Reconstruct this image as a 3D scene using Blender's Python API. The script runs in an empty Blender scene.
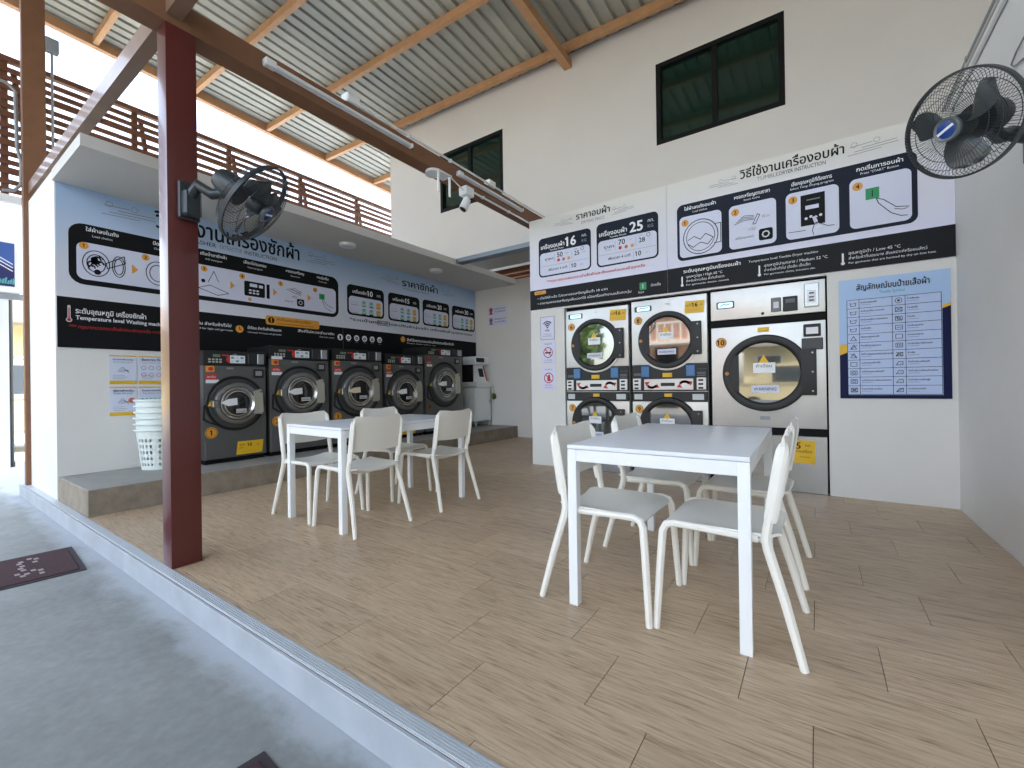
import bpy, bmesh, math, random
from mathutils import Vector, Matrix
random.seed(7)
R = math.radians
PI = math.pi
scene = bpy.context.scene
COL = scene.collection

# ------------------------------------------------------------------ camera
# fitted from the vanishing points of the walls; metres, floor of the platform at z = 0
cam_d = bpy.data.cameras.new('camera')
cam_d.sensor_fit = 'HORIZONTAL'
cam_d.sensor_width = 36.0
cam_d.lens = 438.2 / 1024 * 36.0
cam_d.clip_start = 0.05
cam_d.clip_end = 300
cam = bpy.data.objects.new('camera', cam_d)
COL.objects.link(cam)
_y, _p, _r = R(34.763), R(0.143), R(-0.823)
_f = Vector((-math.sin(_y) * math.cos(_p), math.cos(_y) * math.cos(_p), math.sin(_p)))
_rt = Vector((math.cos(_y), math.sin(_y), 0))
_up = _rt.cross(_f)
_r2 = _rt * math.cos(_r) + _up * math.sin(_r)
_u2 = -_rt * math.sin(_r) + _up * math.cos(_r)
_m = Matrix((_r2, _u2, -_f)).transposed().to_4x4()
_m.translation = (0, 0, 1.02)
cam.matrix_world = _m
scene.camera = cam

# ------------------------------------------------------------------ sky, sun, exposure
world = bpy.data.worlds.new('world')
scene.world = world
world.use_nodes = True
wn = world.node_tree
wn.nodes.clear()
sky = wn.nodes.new('ShaderNodeTexSky')
sky.sky_type = 'NISHITA'
sky.sun_disc = False
sky.sun_elevation = R(52)
sky.sun_rotation = R(40)
sky.air_density = 1.2
sky.dust_density = 2.5
sky.ozone_density = 1.0
hsv = wn.nodes.new('ShaderNodeHueSaturation')
hsv.inputs['Saturation'].default_value = 0.62
bg = wn.nodes.new('ShaderNodeBackground')
bg.inputs['Strength'].default_value = 0.55
wo = wn.nodes.new('ShaderNodeOutputWorld')
wn.links.new(sky.outputs[0], hsv.inputs['Color'])
wn.links.new(hsv.outputs[0], bg.inputs['Color'])
wn.links.new(bg.outputs[0], wo.inputs[0])

sun_d = bpy.data.lights.new('sun', 'SUN')
sun_d.energy = 6.0
sun_d.angle = R(0.6)
sun_d.color = (1.0, 0.95, 0.86)
sun = bpy.data.objects.new('sun', sun_d)
COL.objects.link(sun)
# the sun stands high behind the building, so the hall itself lies in shade
sun_dir = Vector((0.50, 0.60, 1.05)).normalized()
sun.rotation_euler = sun_dir.to_track_quat('Z', 'Y').to_euler()

scene.view_settings.view_transform = 'Standard'
scene.view_settings.look = 'None'
scene.view_settings.gamma = 1.0
scene.view_settings.use_curve_mapping = False
scene.view_settings.exposure = 1.02

# ------------------------------------------------------------------ materials
def lin(c):
    if isinstance(c, str):
        c = tuple(int(c[i:i + 2], 16) for i in (0, 2, 4))
    out = []
    for v in c[:3]:
        v /= 255.0
        out.append(v / 12.92 if v <= 0.04045 else ((v + 0.055) / 1.055) ** 2.4)
    return tuple(out) + (1.0,)

MATS = {}
def mat(name, col, rough=0.5, metal=0.0, noise=0.0, nscale=8.0, bump=0.0, bscale=60.0, ior=None, emit=0.0, coat=0.0, objrand=0.0, dark=None):
    if name in MATS:
        return MATS[name]
    m = bpy.data.materials.new(name)
    m.use_nodes = True
    nt = m.node_tree
    b = nt.nodes['Principled BSDF']
    c = lin(col)
    b.inputs['Base Color'].default_value = c
    b.inputs['Roughness'].default_value = rough
    b.inputs['Metallic'].default_value = metal
    if coat:
        b.inputs['Coat Weight'].default_value = coat
        b.inputs['Coat Roughness'].default_value = 0.08
    if ior:
        b.inputs['IOR'].default_value = ior
    if emit:
        b.inputs['Emission Color'].default_value = c
        b.inputs['Emission Strength'].default_value = emit
    if noise or bump or objrand:
        tc = nt.nodes.new('ShaderNodeTexCoord')
    if noise:
        n = nt.nodes.new('ShaderNodeTexNoise')
        n.inputs['Scale'].default_value = nscale
        n.inputs['Detail'].default_value = 6
        n.inputs['Roughness'].default_value = 0.6
        nt.links.new(tc.outputs['Object'], n.inputs['Vector'])
        mx = nt.nodes.new('ShaderNodeMix')
        mx.data_type = 'RGBA'
        d = lin(dark) if dark else tuple(x * (1 - noise) for x in c[:3]) + (1,)
        l = tuple(min(1, x * (1 + noise * 0.5)) for x in c[:3]) + (1,)
        mx.inputs[6].default_value = d
        mx.inputs[7].default_value = l
        rp = nt.nodes.new('ShaderNodeValToRGB')
        rp.color_ramp.elements[0].position = 0.32
        rp.color_ramp.elements[1].position = 0.68
        nt.links.new(n.outputs['Fac'], rp.inputs[0])
        nt.links.new(rp.outputs[0], mx.inputs[0])
        nt.links.new(mx.outputs[2], b.inputs['Base Color'])
    if bump:
        n2 = nt.nodes.new('ShaderNodeTexNoise')
        n2.inputs['Scale'].default_value = bscale
        n2.inputs['Detail'].default_value = 4
        nt.links.new(tc.outputs['Object'], n2.inputs['Vector'])
        bp = nt.nodes.new('ShaderNodeBump')
        bp.inputs['Strength'].default_value = bump
        bp.inputs['Distance'].default_value = 0.004
        nt.links.new(n2.outputs['Fac'], bp.inputs['Height'])
        nt.links.new(bp.outputs[0], b.inputs['Normal'])
    MATS[name] = m
    return m

def nodes_of(name):
    m = bpy.data.materials.new(name)
    m.use_nodes = True
    MATS[name] = m
    return m, m.node_tree, m.node_tree.nodes['Principled BSDF']

def ramp(nt, fac, stops):
    rp = nt.nodes.new('ShaderNodeValToRGB')
    el = rp.color_ramp.elements
    while len(el) < len(stops):
        el.new(0.5)
    for e, (p, c) in zip(el, stops):
        e.position = p
        e.color = lin(c)
    nt.links.new(fac, rp.inputs[0])
    return rp.outputs[0]

def wood_tile_mat():
    m, nt, b = nodes_of('wood_tile')
    tc = nt.nodes.new('ShaderNodeTexCoord')
    oi = nt.nodes.new('ShaderNodeObjectInfo')
    sc = nt.nodes.new('ShaderNodeVectorMath'); sc.operation = 'SCALE'
    cx = nt.nodes.new('ShaderNodeCombineXYZ')
    nt.links.new(oi.outputs['Random'], cx.inputs[0]); nt.links.new(oi.outputs['Random'], cx.inputs[1])
    nt.links.new(cx.outputs[0], sc.inputs[0]); sc.inputs['Scale'].default_value = 37.0
    ad = nt.nodes.new('ShaderNodeVectorMath'); ad.operation = 'ADD'
    nt.links.new(tc.outputs['Object'], ad.inputs[0]); nt.links.new(sc.outputs[0], ad.inputs[1])
    def noise(scale, s, det, dist):
        mp = nt.nodes.new('ShaderNodeMapping'); mp.inputs['Scale'].default_value = scale
        nt.links.new(ad.outputs[0], mp.inputs['Vector'])
        n = nt.nodes.new('ShaderNodeTexNoise'); n.inputs['Scale'].default_value = s
        n.inputs['Detail'].default_value = det; n.inputs['Distortion'].default_value = dist
        n.inputs['Roughness'].default_value = 0.62
        nt.links.new(mp.outputs[0], n.inputs['Vector'])
        return n.outputs['Fac']
    big = noise((1.3, 8, 1), 2.4, 5, 1.5)
    fine = noise((2.6, 48, 1), 2.2, 7, 0.6)
    c1 = ramp(nt, big, [(0.25, '806850'), (0.42, 'b79f84'), (0.56, 'cbb69b'), (0.75, '967e65')])
    c2 = ramp(nt, fine, [(0.33, '56422f'), (0.46, 'b59e83'), (0.70, 'd4c0a6')])
    mx = nt.nodes.new('ShaderNodeMix'); mx.data_type = 'RGBA'; mx.inputs[0].default_value = 0.5
    nt.links.new(c1, mx.inputs[6]); nt.links.new(c2, mx.inputs[7])
    hs = nt.nodes.new('ShaderNodeHueSaturation'); hs.inputs['Saturation'].default_value = 1.06
    mr = nt.nodes.new('ShaderNodeMapRange'); mr.inputs[3].default_value = 0.98; mr.inputs[4].default_value = 1.12
    nt.links.new(oi.outputs['Random'], mr.inputs[0]); nt.links.new(mr.outputs[0], hs.inputs['Value'])
    nt.links.new(mx.outputs[2], hs.inputs['Color'])
    nt.links.new(hs.outputs[0], b.inputs['Base Color'])
    b.inputs['Roughness'].default_value = 0.42
    bp = nt.nodes.new('ShaderNodeBump'); bp.inputs['Strength'].default_value = 0.15; bp.inputs['Distance'].default_value = 0.002
    nt.links.new(fine, bp.inputs['Height']); nt.links.new(bp.outputs[0], b.inputs['Normal'])
    return m

def street_mat():
    m, nt, b = nodes_of('street_concrete')
    tc = nt.nodes.new('ShaderNodeTexCoord')
    def noise(s, det, scale=(1, 1, 1)):
        mp = nt.nodes.new('ShaderNodeMapping'); mp.inputs['Scale'].default_value = scale
        nt.links.new(tc.outputs['Object'], mp.inputs['Vector'])
        n = nt.nodes.new('ShaderNodeTexNoise'); n.inputs['Scale'].default_value = s
        n.inputs['Detail'].default_value = det; n.inputs['Roughness'].default_value = 0.65
        nt.links.new(mp.outputs[0], n.inputs['Vector']); return n.outputs['Fac']
    n1 = noise(1.6, 9)
    c1 = ramp(nt, n1, [(0.3, '7a7d79'), (0.5, '8d918f'), (0.7, '9ea2a0')])
    n3 = noise(22, 6)
    c3 = ramp(nt, n3, [(0.3, '757875'), (0.7, 'a4a8a6')])
    mm = nt.nodes.new('ShaderNodeMix'); mm.data_type = 'RGBA'; mm.inputs[0].default_value = 0.3
    nt.links.new(c1, mm.inputs[6]); nt.links.new(c3, mm.inputs[7])
    # spilled white cement along the foot of the kerb (kerb face at y = 0.885)
    sx = nt.nodes.new('ShaderNodeSeparateXYZ'); nt.links.new(tc.outputs['Object'], sx.inputs[0])
    n2 = noise(3.0, 5, (1, 1.6, 1))
    ma = nt.nodes.new('ShaderNodeMath'); ma.operation = 'MULTIPLY_ADD'
    nt.links.new(n2, ma.inputs[0]); ma.inputs[1].default_value = 0.34; nt.links.new(sx.outputs[1], ma.inputs[2])
    sp = ramp(nt, ma.outputs[0], [(0.90, '000000'), (1.04, 'd8d8d8')])
    m2 = nt.nodes.new('ShaderNodeMix'); m2.data_type = 'RGBA'
    nt.links.new(sp, m2.inputs[0]); nt.links.new(mm.outputs[2], m2.inputs[6]); m2.inputs[7].default_value = lin('b9bfc6')
    nt.links.new(m2.outputs[2], b.inputs['Base Color'])
    b.inputs['Roughness'].default_value = 0.6
    bp = nt.nodes.new('ShaderNodeBump'); bp.inputs['Strength'].default_value = 0.12; bp.inputs['Distance'].default_value = 0.003
    nt.links.new(n3, bp.inputs['Height']); nt.links.new(bp.outputs[0], b.inputs['Normal'])
    return m

def gradient_mat(name, z0, z1, stops, rough=0.45):
    m, nt, b = nodes_of(name)
    tc = nt.nodes.new('ShaderNodeTexCoord')
    sx = nt.nodes.new('ShaderNodeSeparateXYZ'); nt.links.new(tc.outputs['Object'], sx.inputs[0])
    mr = nt.nodes.new('ShaderNodeMapRange'); mr.inputs[1].default_value = z0; mr.inputs[2].default_value = z1
    nt.links.new(sx.outputs[2], mr.inputs[0])
    nt.links.new(ramp(nt, mr.outputs[0], stops), b.inputs['Base Color'])
    b.inputs['Roughness'].default_value = rough
    return m

WOODT = wood_tile_mat()
STREET = street_mat()
WALL = mat('white_plaster', 'e2e0dc', 0.75, noise=0.03, nscale=1.5, bump=0.05, bscale=90)
WALLUP = mat('upper_plaster', 'd3cec9', 0.8, noise=0.03, nscale=1.2, bump=0.05, bscale=90)
SOFF = mat('soffit_paint', 'cfcdc8', 0.8, noise=0.02, nscale=2)
CONC = mat('step_concrete', '8f8475', 0.7, noise=0.25, nscale=9, bump=0.2, bscale=50)
CONCT = mat('step_trowelled', '9b9a95', 0.55, noise=0.12, nscale=5, bump=0.06, bscale=40)
KERB = mat('kerb_paint', 'aab0b8', 0.55, noise=0.12, nscale=5, bump=0.1, bscale=30)
GROUT = mat('grout', '6a5e52', 0.9)
ALU = mat('aluminium', 'c6ccd2', 0.4, 0.25)
STEELG = mat('grey_steel', '8b9197', 0.35, 0.5)
MAROON = mat('maroon_paint', '5a2422', 0.3, noise=0.06, nscale=3, coat=0.3)
BROWN = mat('brown_beam', '80593f', 0.55, noise=0.12, nscale=5, bump=0.03)
TAN = mat('tan_primer', 'bd8f66', 0.6, noise=0.12, nscale=7)
SHEET = mat('roof_metal', 'a5a397', 0.5, 0.05, noise=0.08, nscale=2)
SHEET2 = mat('roof_metal_dull', '96958b', 0.5, 0.05, noise=0.08, nscale=2)
SLATW = mat('slat_brown', '6e4630', 0.6, noise=0.2, nscale=6)
BLACK = mat('black_plastic', '131416', 0.5)
BLACKM = mat('black_matt', '0e0f10', 0.7, ior=1.3)
CHAIRW = mat('chair_white', 'eeebe2', 0.4, bump=0.05, bscale=200)
TABLEW = mat('table_white', 'eef0f1', 0.35)
TABLETOP = mat('table_top_white', 'e8ebf0', 0.28)
WASH = mat('washer_grey', '676868', 0.38, 0.55, noise=0.06, nscale=4)
WASHD = mat('washer_dark', '4c4d4d', 0.4, 0.5)
CHROME = mat('chrome', 'c4c4c2', 0.18, 0.95)
STEELB = mat('brushed_steel', '8f9090', 0.3, 0.85, noise=0.1, nscale=20)
PLATE = mat('hinge_metal', 'bfbcae', 0.3, 0.6)
DGLASS = mat('drum_glass', '0b0c0d', 0.06, 0.0, ior=1.6, coat=0.5)
RGLASS = mat('door_glass', '101214', 0.03, 0.0, ior=2.4, coat=1.0)
WGLASS = mat('window_glass', '0d261f', 0.06, 0.0, ior=1.7)
SILVER = mat('dryer_steel', 'c3c2bf', 0.33, 0.55, noise=0.05, nscale=6)
PAPER = mat('paper_white', 'eceef2', 0.5)
LILAC = mat('print_lilac', 'd4d7ea', 0.45)
NAVY = mat('print_navy', '161d2e', 0.55, ior=1.3)
INK = mat('print_black', '0e0f12', 0.6, ior=1.3)
INKG = mat('print_grey', '7d8086', 0.5)
BAND = mat('print_charcoal', '191b1f', 0.55, ior=1.3)
WHITEI = mat('print_white', 'e8eaee', 0.45)
ORANGE = mat('print_orange', 'dd9a35', 0.45)
YELLOW = mat('print_yellow', 'e3b41c', 0.45)
RED = mat('print_red', 'c22f2f', 0.45)
GREEN = mat('print_green', '1c8f58', 0.45)
TEAL = mat('print_teal', '57a4a8', 0.45)
CREAMP = mat('plastic_cream', 'dcd8cc', 0.4)
WHITEP = mat('plastic_white', 'eceeee', 0.4)
GREYP = mat('plastic_grey', '8f9499', 0.45)
BLUEP = mat('screen_blue', '3a6ea0', 0.25, emit=0.05)
CYANL = mat('lit_badge', 'bfe9f2', 0.3, emit=0.6)
FANG = mat('fan_dark', '2c3236', 0.35)
FANB = mat('fan_blade', '4a5052', 0.25, coat=0.3)
FANBL = mat('fan_badge', '1d3f86', 0.25)
MATB = mat('mat_maroon', '4a3036', 0.95, noise=0.35, nscale=120, bump=0.6, bscale=300)
MATE = mat('mat_edge', '3c3438', 0.8)
TUBE = mat('tube_lamp', 'e6e8ea', 0.3)
BASKET = mat('basket_white', 'dfe8e4', 0.45)

# ------------------------------------------------------------------ mesh helpers
def obj(name, bm, m, parent=None, smooth=True, angle=35):
    me = bpy.data.meshes.new(name)
    bm.normal_update()
    bm.to_mesh(me)
    bm.free()
    if m:
        me.materials.append(m)
    if smooth:
        for p in me.polygons:
            p.use_smooth = True
        me.set_sharp_from_angle(angle=R(angle))
    o = bpy.data.objects.new(name, me)
    COL.objects.link(o)
    if parent:
        o.parent = parent
    return o

def empty(name, loc=(0, 0, 0), rz=0.0):
    o = bpy.data.objects.new(name, None)
    o.empty_display_size = 0.1
    COL.objects.link(o)
    o.location = loc
    o.rotation_euler = (0, 0, rz)
    return o

def tag(o, label=None, cat=None, group=None, kind=None):
    if label: o['label'] = label
    if cat: o['category'] = cat
    if group: o['group'] = group
    if kind: o['kind'] = kind
    return o

def thing(name, label, cat, loc=(0, 0, 0), rz=0.0, group=None, kind=None):
    return tag(empty(name, loc, rz), label, cat, group, kind)

def copy_tree(o, parent=None):
    c = o.copy()
    COL.objects.link(c)
    if parent:
        c.parent = parent
    for ch in o.children:
        copy_tree(ch, c)
    return c

def NB():
    return bmesh.new()

def box(bm, x0, x1, y0, y1, z0, z1, bev=0.0, seg=1):
    vs = [bm.verts.new((x, y, z)) for x in (x0, x1) for y in (y0, y1) for z in (z0, z1)]
    fs = [(0, 1, 3, 2), (4, 6, 7, 5), (0, 4, 5, 1), (2, 3, 7, 6), (0, 2, 6, 4), (1, 5, 7, 3)]
    ff = [bm.faces.new([vs[i] for i in f]) for f in fs]
    if bev > 0:
        es = list({e for f in ff for e in f.edges})
        bmesh.ops.bevel(bm, geom=es, offset=bev, segments=seg, affect='EDGES', profile=0.7)
    return bm

def hexa(bm, pts):
    """eight corners: bottom four (ccw) then top four"""
    vs = [bm.verts.new(p) for p in pts]
    for f in ((3, 2, 1, 0), (4, 5, 6, 7), (0, 1, 5, 4), (1, 2, 6, 5), (2, 3, 7, 6), (3, 0, 4, 7)):
        bm.faces.new([vs[i] for i in f])
    return bm

def cyl(bm, p0, p1, r0, r1=None, n=20, cap=True):
    p0, p1 = Vector(p0), Vector(p1)
    r1 = r0 if r1 is None else r1
    d = (p1 - p0).normalized()
    a = d.orthogonal().normalized(); b = d.cross(a)
    A, B = [], []
    for i in range(n):
        t = 2 * PI * i / n
        v = a * math.cos(t) + b * math.sin(t)
        A.append(bm.verts.new(p0 + v * r0)); B.append(bm.verts.new(p1 + v * r1))
    for i in range(n):
        j = (i + 1) % n
        bm.faces.new((A[i], A[j], B[j], B[i]))
    if cap:
        bm.faces.new(A[::-1]); bm.faces.new(B)
    return bm

def tube(bm, pts, r, n=8, sy=1.0, closed=False, ref=None, cap=True):
    """sweep an ellipse (r, r*sy) along pts"""
    P = [Vector(p) for p in pts]
    rings = []
    N = len(P)
    prev = None
    for i, p in enumerate(P):
        if closed:
            t = (P[(i + 1) % N] - P[i - 1]).normalized()
        else:
            t = (P[min(i + 1, N - 1)] - P[max(i - 1, 0)]).normalized()
        if ref is not None:
            a = Vector(ref) - t * t.dot(Vector(ref))
            a.normalize()
        elif prev is None:
            a = t.orthogonal().normalized()
        else:
            a = (prev - t * t.dot(prev)).normalized()
        prev = a
        b = t.cross(a)
        rr = r[i] if isinstance(r, (list, tuple)) else r
        rings.append([bm.verts.new(p + a * math.cos(2 * PI * k / n + PI / n) * rr + b * math.sin(2 * PI * k / n + PI / n) * rr * sy) for k in range(n)])
    for i in range(N if closed else N - 1):
        A, B = rings[i], rings[(i + 1) % N]
        for k in range(n):
            l = (k + 1) % n
            bm.faces.new((A[k], A[l], B[l], B[k]))
    if cap and not closed:
        bm.faces.new(rings[0][::-1]); bm.faces.new(rings[-1])
    return bm

def lathe_x(bm, prof, c=(0, 0, 0), n=40, sy=1.0):
    """prof: list of (r, x); revolve about the x axis through c"""
    rings = []
    for r, x in prof:
        if r < 1e-6:
            rings.append([bm.verts.new((c[0] + x, c[1], c[2]))])
        else:
            rings.append([bm.verts.new((c[0] + x, c[1] + r * math.cos(2 * PI * k / n) * sy, c[2] + r * math.sin(2 * PI * k / n))) for k in range(n)])
    for A, B in zip(rings, rings[1:]):
        for k in range(n):
            l = (k + 1) % n
            if len(A) == 1 and len(B) == 1:
                continue
            if len(A) == 1:
                bm.faces.new((A[0], B[l], B[k]))
            elif len(B) == 1:
                bm.faces.new((A[k], A[l], B[0]))
            else:
                bm.faces.new((A[k], A[l], B[l], B[k]))
    return bm

def prism(bm, pts, x0, x1):
    """polygon in (y, z), extruded along x"""
    A = [bm.verts.new((x0, y, z)) for y, z in pts]
    B = [bm.verts.new((x1, y, z)) for y, z in pts]
    n = len(pts)
    bm.faces.new(A[::-1]); bm.faces.new(B)
    for i in range(n):
        j = (i + 1) % n
        bm.faces.new((A[i], A[j], B[j], B[i]))
    return bm

def rr_pts(u0, v0, u1, v1, r, n=5):
    out = []
    for cx, cy, a0 in ((u1 - r, v0 + r, -90), (u1 - r, v1 - r, 0), (u0 + r, v1 - r, 90), (u0 + r, v0 + r, 180)):
        for k in range(n + 1):
            a = R(a0 + 90 * k / n)
            out.append((cx + r * math.cos(a), cy + r * math.sin(a)))
    return out

def solid(bm, fn, nu, nv, th):
    """closed shell from a surface fn(u, v) -> point, offset by th along -normal"""
    top, bot = [], []
    e = 1e-3
    for i in range(nu + 1):
        a, c = [], []
        for j in range(nv + 1):
            u, v = i / nu, j / nv
            p = Vector(fn(u, v))
            du = Vector(fn(min(u + e, 1), v)) - Vector(fn(max(u - e, 0), v))
            dv = Vector(fn(u, min(v + e, 1))) - Vector(fn(u, max(v - e, 0)))
            nn = du.cross(dv).normalized()
            a.append(bm.verts.new(p)); c.append(bm.verts.new(p - nn * th))
        top.append(a); bot.append(c)
    for i in range(nu):
        for j in range(nv):
            bm.faces.new((top[i][j], top[i + 1][j], top[i + 1][j + 1], top[i][j + 1]))
            bm.faces.new((bot[i][j], bot[i][j + 1], bot[i + 1][j + 1], bot[i + 1][j]))
    rim = [(i, 0) for i in range(nu)] + [(nu, j) for j in range(nv)] + [(i, nv) for i in range(nu, 0, -1)] + [(0, j) for j in range(nv, 0, -1)]
    for k in range(len(rim)):
        a, b2 = rim[k], rim[(k + 1) % len(rim)]
        bm.faces.new((top[a[0]][a[1]], bot[a[0]][a[1]], bot[b2[0]][b2[1]], top[b2[0]][b2[1]]))
    return bm

# flat print on a front plane: u = local y (to the viewer's right), v = local z, facing +x
_txt = {}
def text_geo(s, bold):
    k = s
    if k not in _txt:
        cu = bpy.data.curves.new('lettering_source', 'FONT')
        cu.body = s
        cu.size = 1.0
        cu.resolution_u = 3 if s.isdigit() else 2
        o = bpy.data.objects.new('lettering_source', cu)
        me = o.to_mesh()
        vs = [v.co.copy() for v in me.vertices]
        fs = [tuple(p.vertices) for p in me.polygons]
        o.to_mesh_clear()
        bpy.data.objects.remove(o)
        bpy.data.curves.remove(cu)
        if vs:
            x0 = min(v.x for v in vs); x1 = max(v.x for v in vs)
        else:
            x0, x1 = 0, 1
        _txt[k] = (vs, fs, x0, x1)
    return _txt[k]

class Print:
    def __init__(self, parent, x=0.0, step=0.0009):
        self.p, self.x, self.st, self.d = parent, x, step, {}
    def bm(self, name, m):
        k = (name, m.name)
        if k not in self.d:
            self.d[k] = (NB(), m)
        return self.d[k][0]
    def poly(self, pts, m, lv=1, name='graphic'):
        b = self.bm(name, m); x = self.x + lv * self.st
        b.faces.new([b.verts.new((x, u, v)) for u, v in pts])
    def rect(self, u0, v0, u1, v1, m, lv=1, name='graphic'):
        self.poly([(u0, v0), (u1, v0), (u1, v1), (u0, v1)], m, lv, name)
    def rrect(self, u0, v0, u1, v1, r, m, lv=1, name='graphic'):
        if name == 'graphic' and abs((u1 - u0) * (v1 - v0)) > 0.008:
            name = 'printed_panel#%d' % len(self.d)
        self.poly(rr_pts(u0, v0, u1, v1, r), m, lv, name)
    def disc(self, u, v, r, m, lv=1, ry=None, n=24, name='graphic'):
        ry = ry or r
        if name == 'graphic' and r >= 0.033:
            name = 'round_badge#%d' % len(self.d)
        self.poly([(u + r * math.cos(2 * PI * k / n), v + ry * math.sin(2 * PI * k / n)) for k in range(n)], m, lv, name)
    def line(self, pts, w, m, lv=2, closed=False, name='graphic'):
        b = self.bm(name, m); x = self.x + lv * self.st
        P = [Vector(p) for p in pts]
        if closed:
            P = P + [P[0]]
        for a, c in zip(P, P[1:]):
            d = c - a
            if d.length < 1e-6:
                continue
            n = Vector((-d.y, d.x)).normalized() * w / 2
            e = d.normalized() * w * 0.25
            q = [a - n - e, c - n + e, c + n + e, a + n - e]
            b.faces.new([b.verts.new((x, t.x, t.y)) for t in q])
    def ring(self, u, v, r, w, m, lv=2, ry=None, a0=0, a1=360, n=24, name='graphic'):
        ry = ry or r
        pts = [(u + r * math.cos(R(a0 + (a1 - a0) * k / n)), v + ry * math.sin(R(a0 + (a1 - a0) * k / n))) for k in range(n + 1)]
        self.line(pts, w, m, lv, name=name)
    def text(self, s, u, v, m, w=None, h=None, lv=3, bold=False, al='l', rot=0, name='lettering', sx=1.0):
        vs, fs, x0, x1 = text_geo(s, bold)
        if not vs:
            return
        k = w / (x1 - x0) if w else h / 0.73
        if w and h:
            ky = h / 0.73
        else:
            ky = k
        W = (x1 - x0) * k
        o = {'l': 0, 'c': -W / 2, 'r': -W}[al]
        if name == 'lettering' and (h or 0) >= 0.055:
            name = ('number#%d' if s.isdigit() else 'title#%d') % len(self.d)
        b = self.bm(name, m); x = self.x + lv * self.st
        ca, sa = math.cos(rot), math.sin(rot)
        flags = []
        if s.isdigit():                      # the built-in 1 is a bare bar: give it its flag
            for i, ch in enumerate(s):
                if ch == '1':
                    xr = text_geo(s[:i + 1], False)[3]
                    flags.append([(xr - 0.05, 0.70), (xr - 0.21, 0.60), (xr - 0.21, 0.50), (xr - 0.05, 0.58)])
        d = 0.0 if not bold else (0.022 if bold is True else bold)
        for si, (du, dv) in enumerate([(0, 0)] if not bold else [(-d, 0), (d, 0), (0, d * 0.8), (0, -d * 0.8)]):
            def at(px, py):
                a, c = (px + du - x0) * k + o, (py + dv) * ky
                return b.verts.new((x + si * 2e-5, u + a * ca - c * sa, v + a * sa + c * ca))
            nv = [at(q.x, q.y) for q in vs]
            for f in fs:
                try:
                    b.faces.new([nv[i] for i in f])
                except ValueError:
                    pass
            for fl in flags:
                b.faces.new([at(*q) for q in fl])
    def done(self):
        for (name, _), (b, m) in self.d.items():
            one = '#' in name
            o = obj(name.split('#')[0], b, m, self.p, smooth=False)
            if not one and name in ('lettering', 'graphic', 'key'):
                o['kind'] = 'stuff'      # fine print
        self.d = {}

# ================================================================== the setting
def struct(name, bm, m, parent=None, smooth=False):
    o = obj(name, bm, m, parent, smooth)
    if parent is None:
        o['kind'] = 'structure'
    return o

# street and kerb
b = NB()
bmesh.ops.create_grid(b, x_segments=1, y_segments=1, size=60)
for v in b.verts: v.co.z = -0.13
ground = struct('ground', b, STREET)
tag(ground, 'grey concrete street and forecourt below the raised laundry floor', 'ground')

floor = struct('floor', box(NB(), -4.83, 0.91, 0.885, 4.85, -0.13, -0.004), GROUT)
tag(floor, 'wood look tiled floor of the open laundry hall', 'floor')
b = box(NB(), -4.83, -3.0, 4.85, 7.14, -0.13, -0.004)
struct('floor_recess', b, GROUT, floor)
# 30 x 60 cm tiles laid along x in third bond; joints measured from the photograph
tile_mesh = None
def add_tile(x0, x1, y0, y1):
    global tile_mesh
    g = 0.0012
    full = abs(x1 - x0 - 0.6) < 1e-6 and abs(y1 - y0 - 0.3) < 1e-6
    if full and tile_mesh:
        o = bpy.data.objects.new('tile', tile_mesh); COL.objects.link(o)
    else:
        hx, hy = (x1 - x0) / 2 - g, (y1 - y0) / 2 - g
        if hx < 0.004 or hy < 0.004:
            return
        o = obj('tile', box(NB(), -hx, hx, -hy, hy, -0.008, 0.0, 0.0006), WOODT, smooth=False)
        if full:
            tile_mesh = o.data
    o.parent = floor
    o.location = ((x0 + x1) / 2, (y0 + y1) / 2, 0)
for k in range(-1, 21):
    y0, y1 = 0.97 + 0.3 * k, 1.27 + 0.3 * k
    yy0, yy1 = max(y0, 0.942), min(y1, 7.14)
    if yy1 - yy0 < 0.01: continue
    j = -1.02 - 0.2 * k
    while j > -4.9: j -= 0.6
    while j < 0.92:
        a, c = max(j, -4.828), min(j + 0.6, 0.908)
        j += 0.6
        if c <= a: continue
        spans = [(yy0, yy1)]
        if yy1 > 4.79 and c > -3.02:
            if a >= -3.02:
                if yy0 < 4.79: spans = [(yy0, 4.79)]
                else: continue
            elif yy0 >= 4.79:
                c = -3.02
        for s0, s1 in spans:
            add_tile(a, c, s0, s1)
# ribbed aluminium nosing along the platform edge
b = NB()
box(b, -7.15, 0.91, 0.887, 0.941, -0.01, 0.002)
for i in range(5):
    box(b, -5.05, 0.91, 0.890 + i * 0.010, 0.8955 + i * 0.010, 0.002, 0.0045)
nos = struct('trim_1', b, ALU)
tag(nos, 'ribbed grey aluminium nosing along the edge of the tiled floor', 'nosing')
b = NB()
box(b, -7.3, 0.91, 0.872, 0.887, -0.13, -0.004, 0.003)
kb = struct('kerb', b, KERB)
tag(kb, 'pale painted concrete kerb below the tiled floor edge', 'kerb')
box_b = box(NB(), -7.35, -4.83, 0.887, 1.2, -0.13, -0.006)
struct('kerb_footing', box_b, KERB, kb)
# plinth under the washers
b = NB()
box(b, -5.86, -4.83, 0.945, 7.14, -0.1, 0.215, 0.006)
pl = struct('plinth', b, CONC)
tag(pl, 'low grey concrete plinth carrying the row of washers', 'plinth')
struct('plinth_top', box(NB(), -5.86, -4.836, 0.951, 7.14, 0.2145, 0.2175), CONCT, pl)

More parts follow.
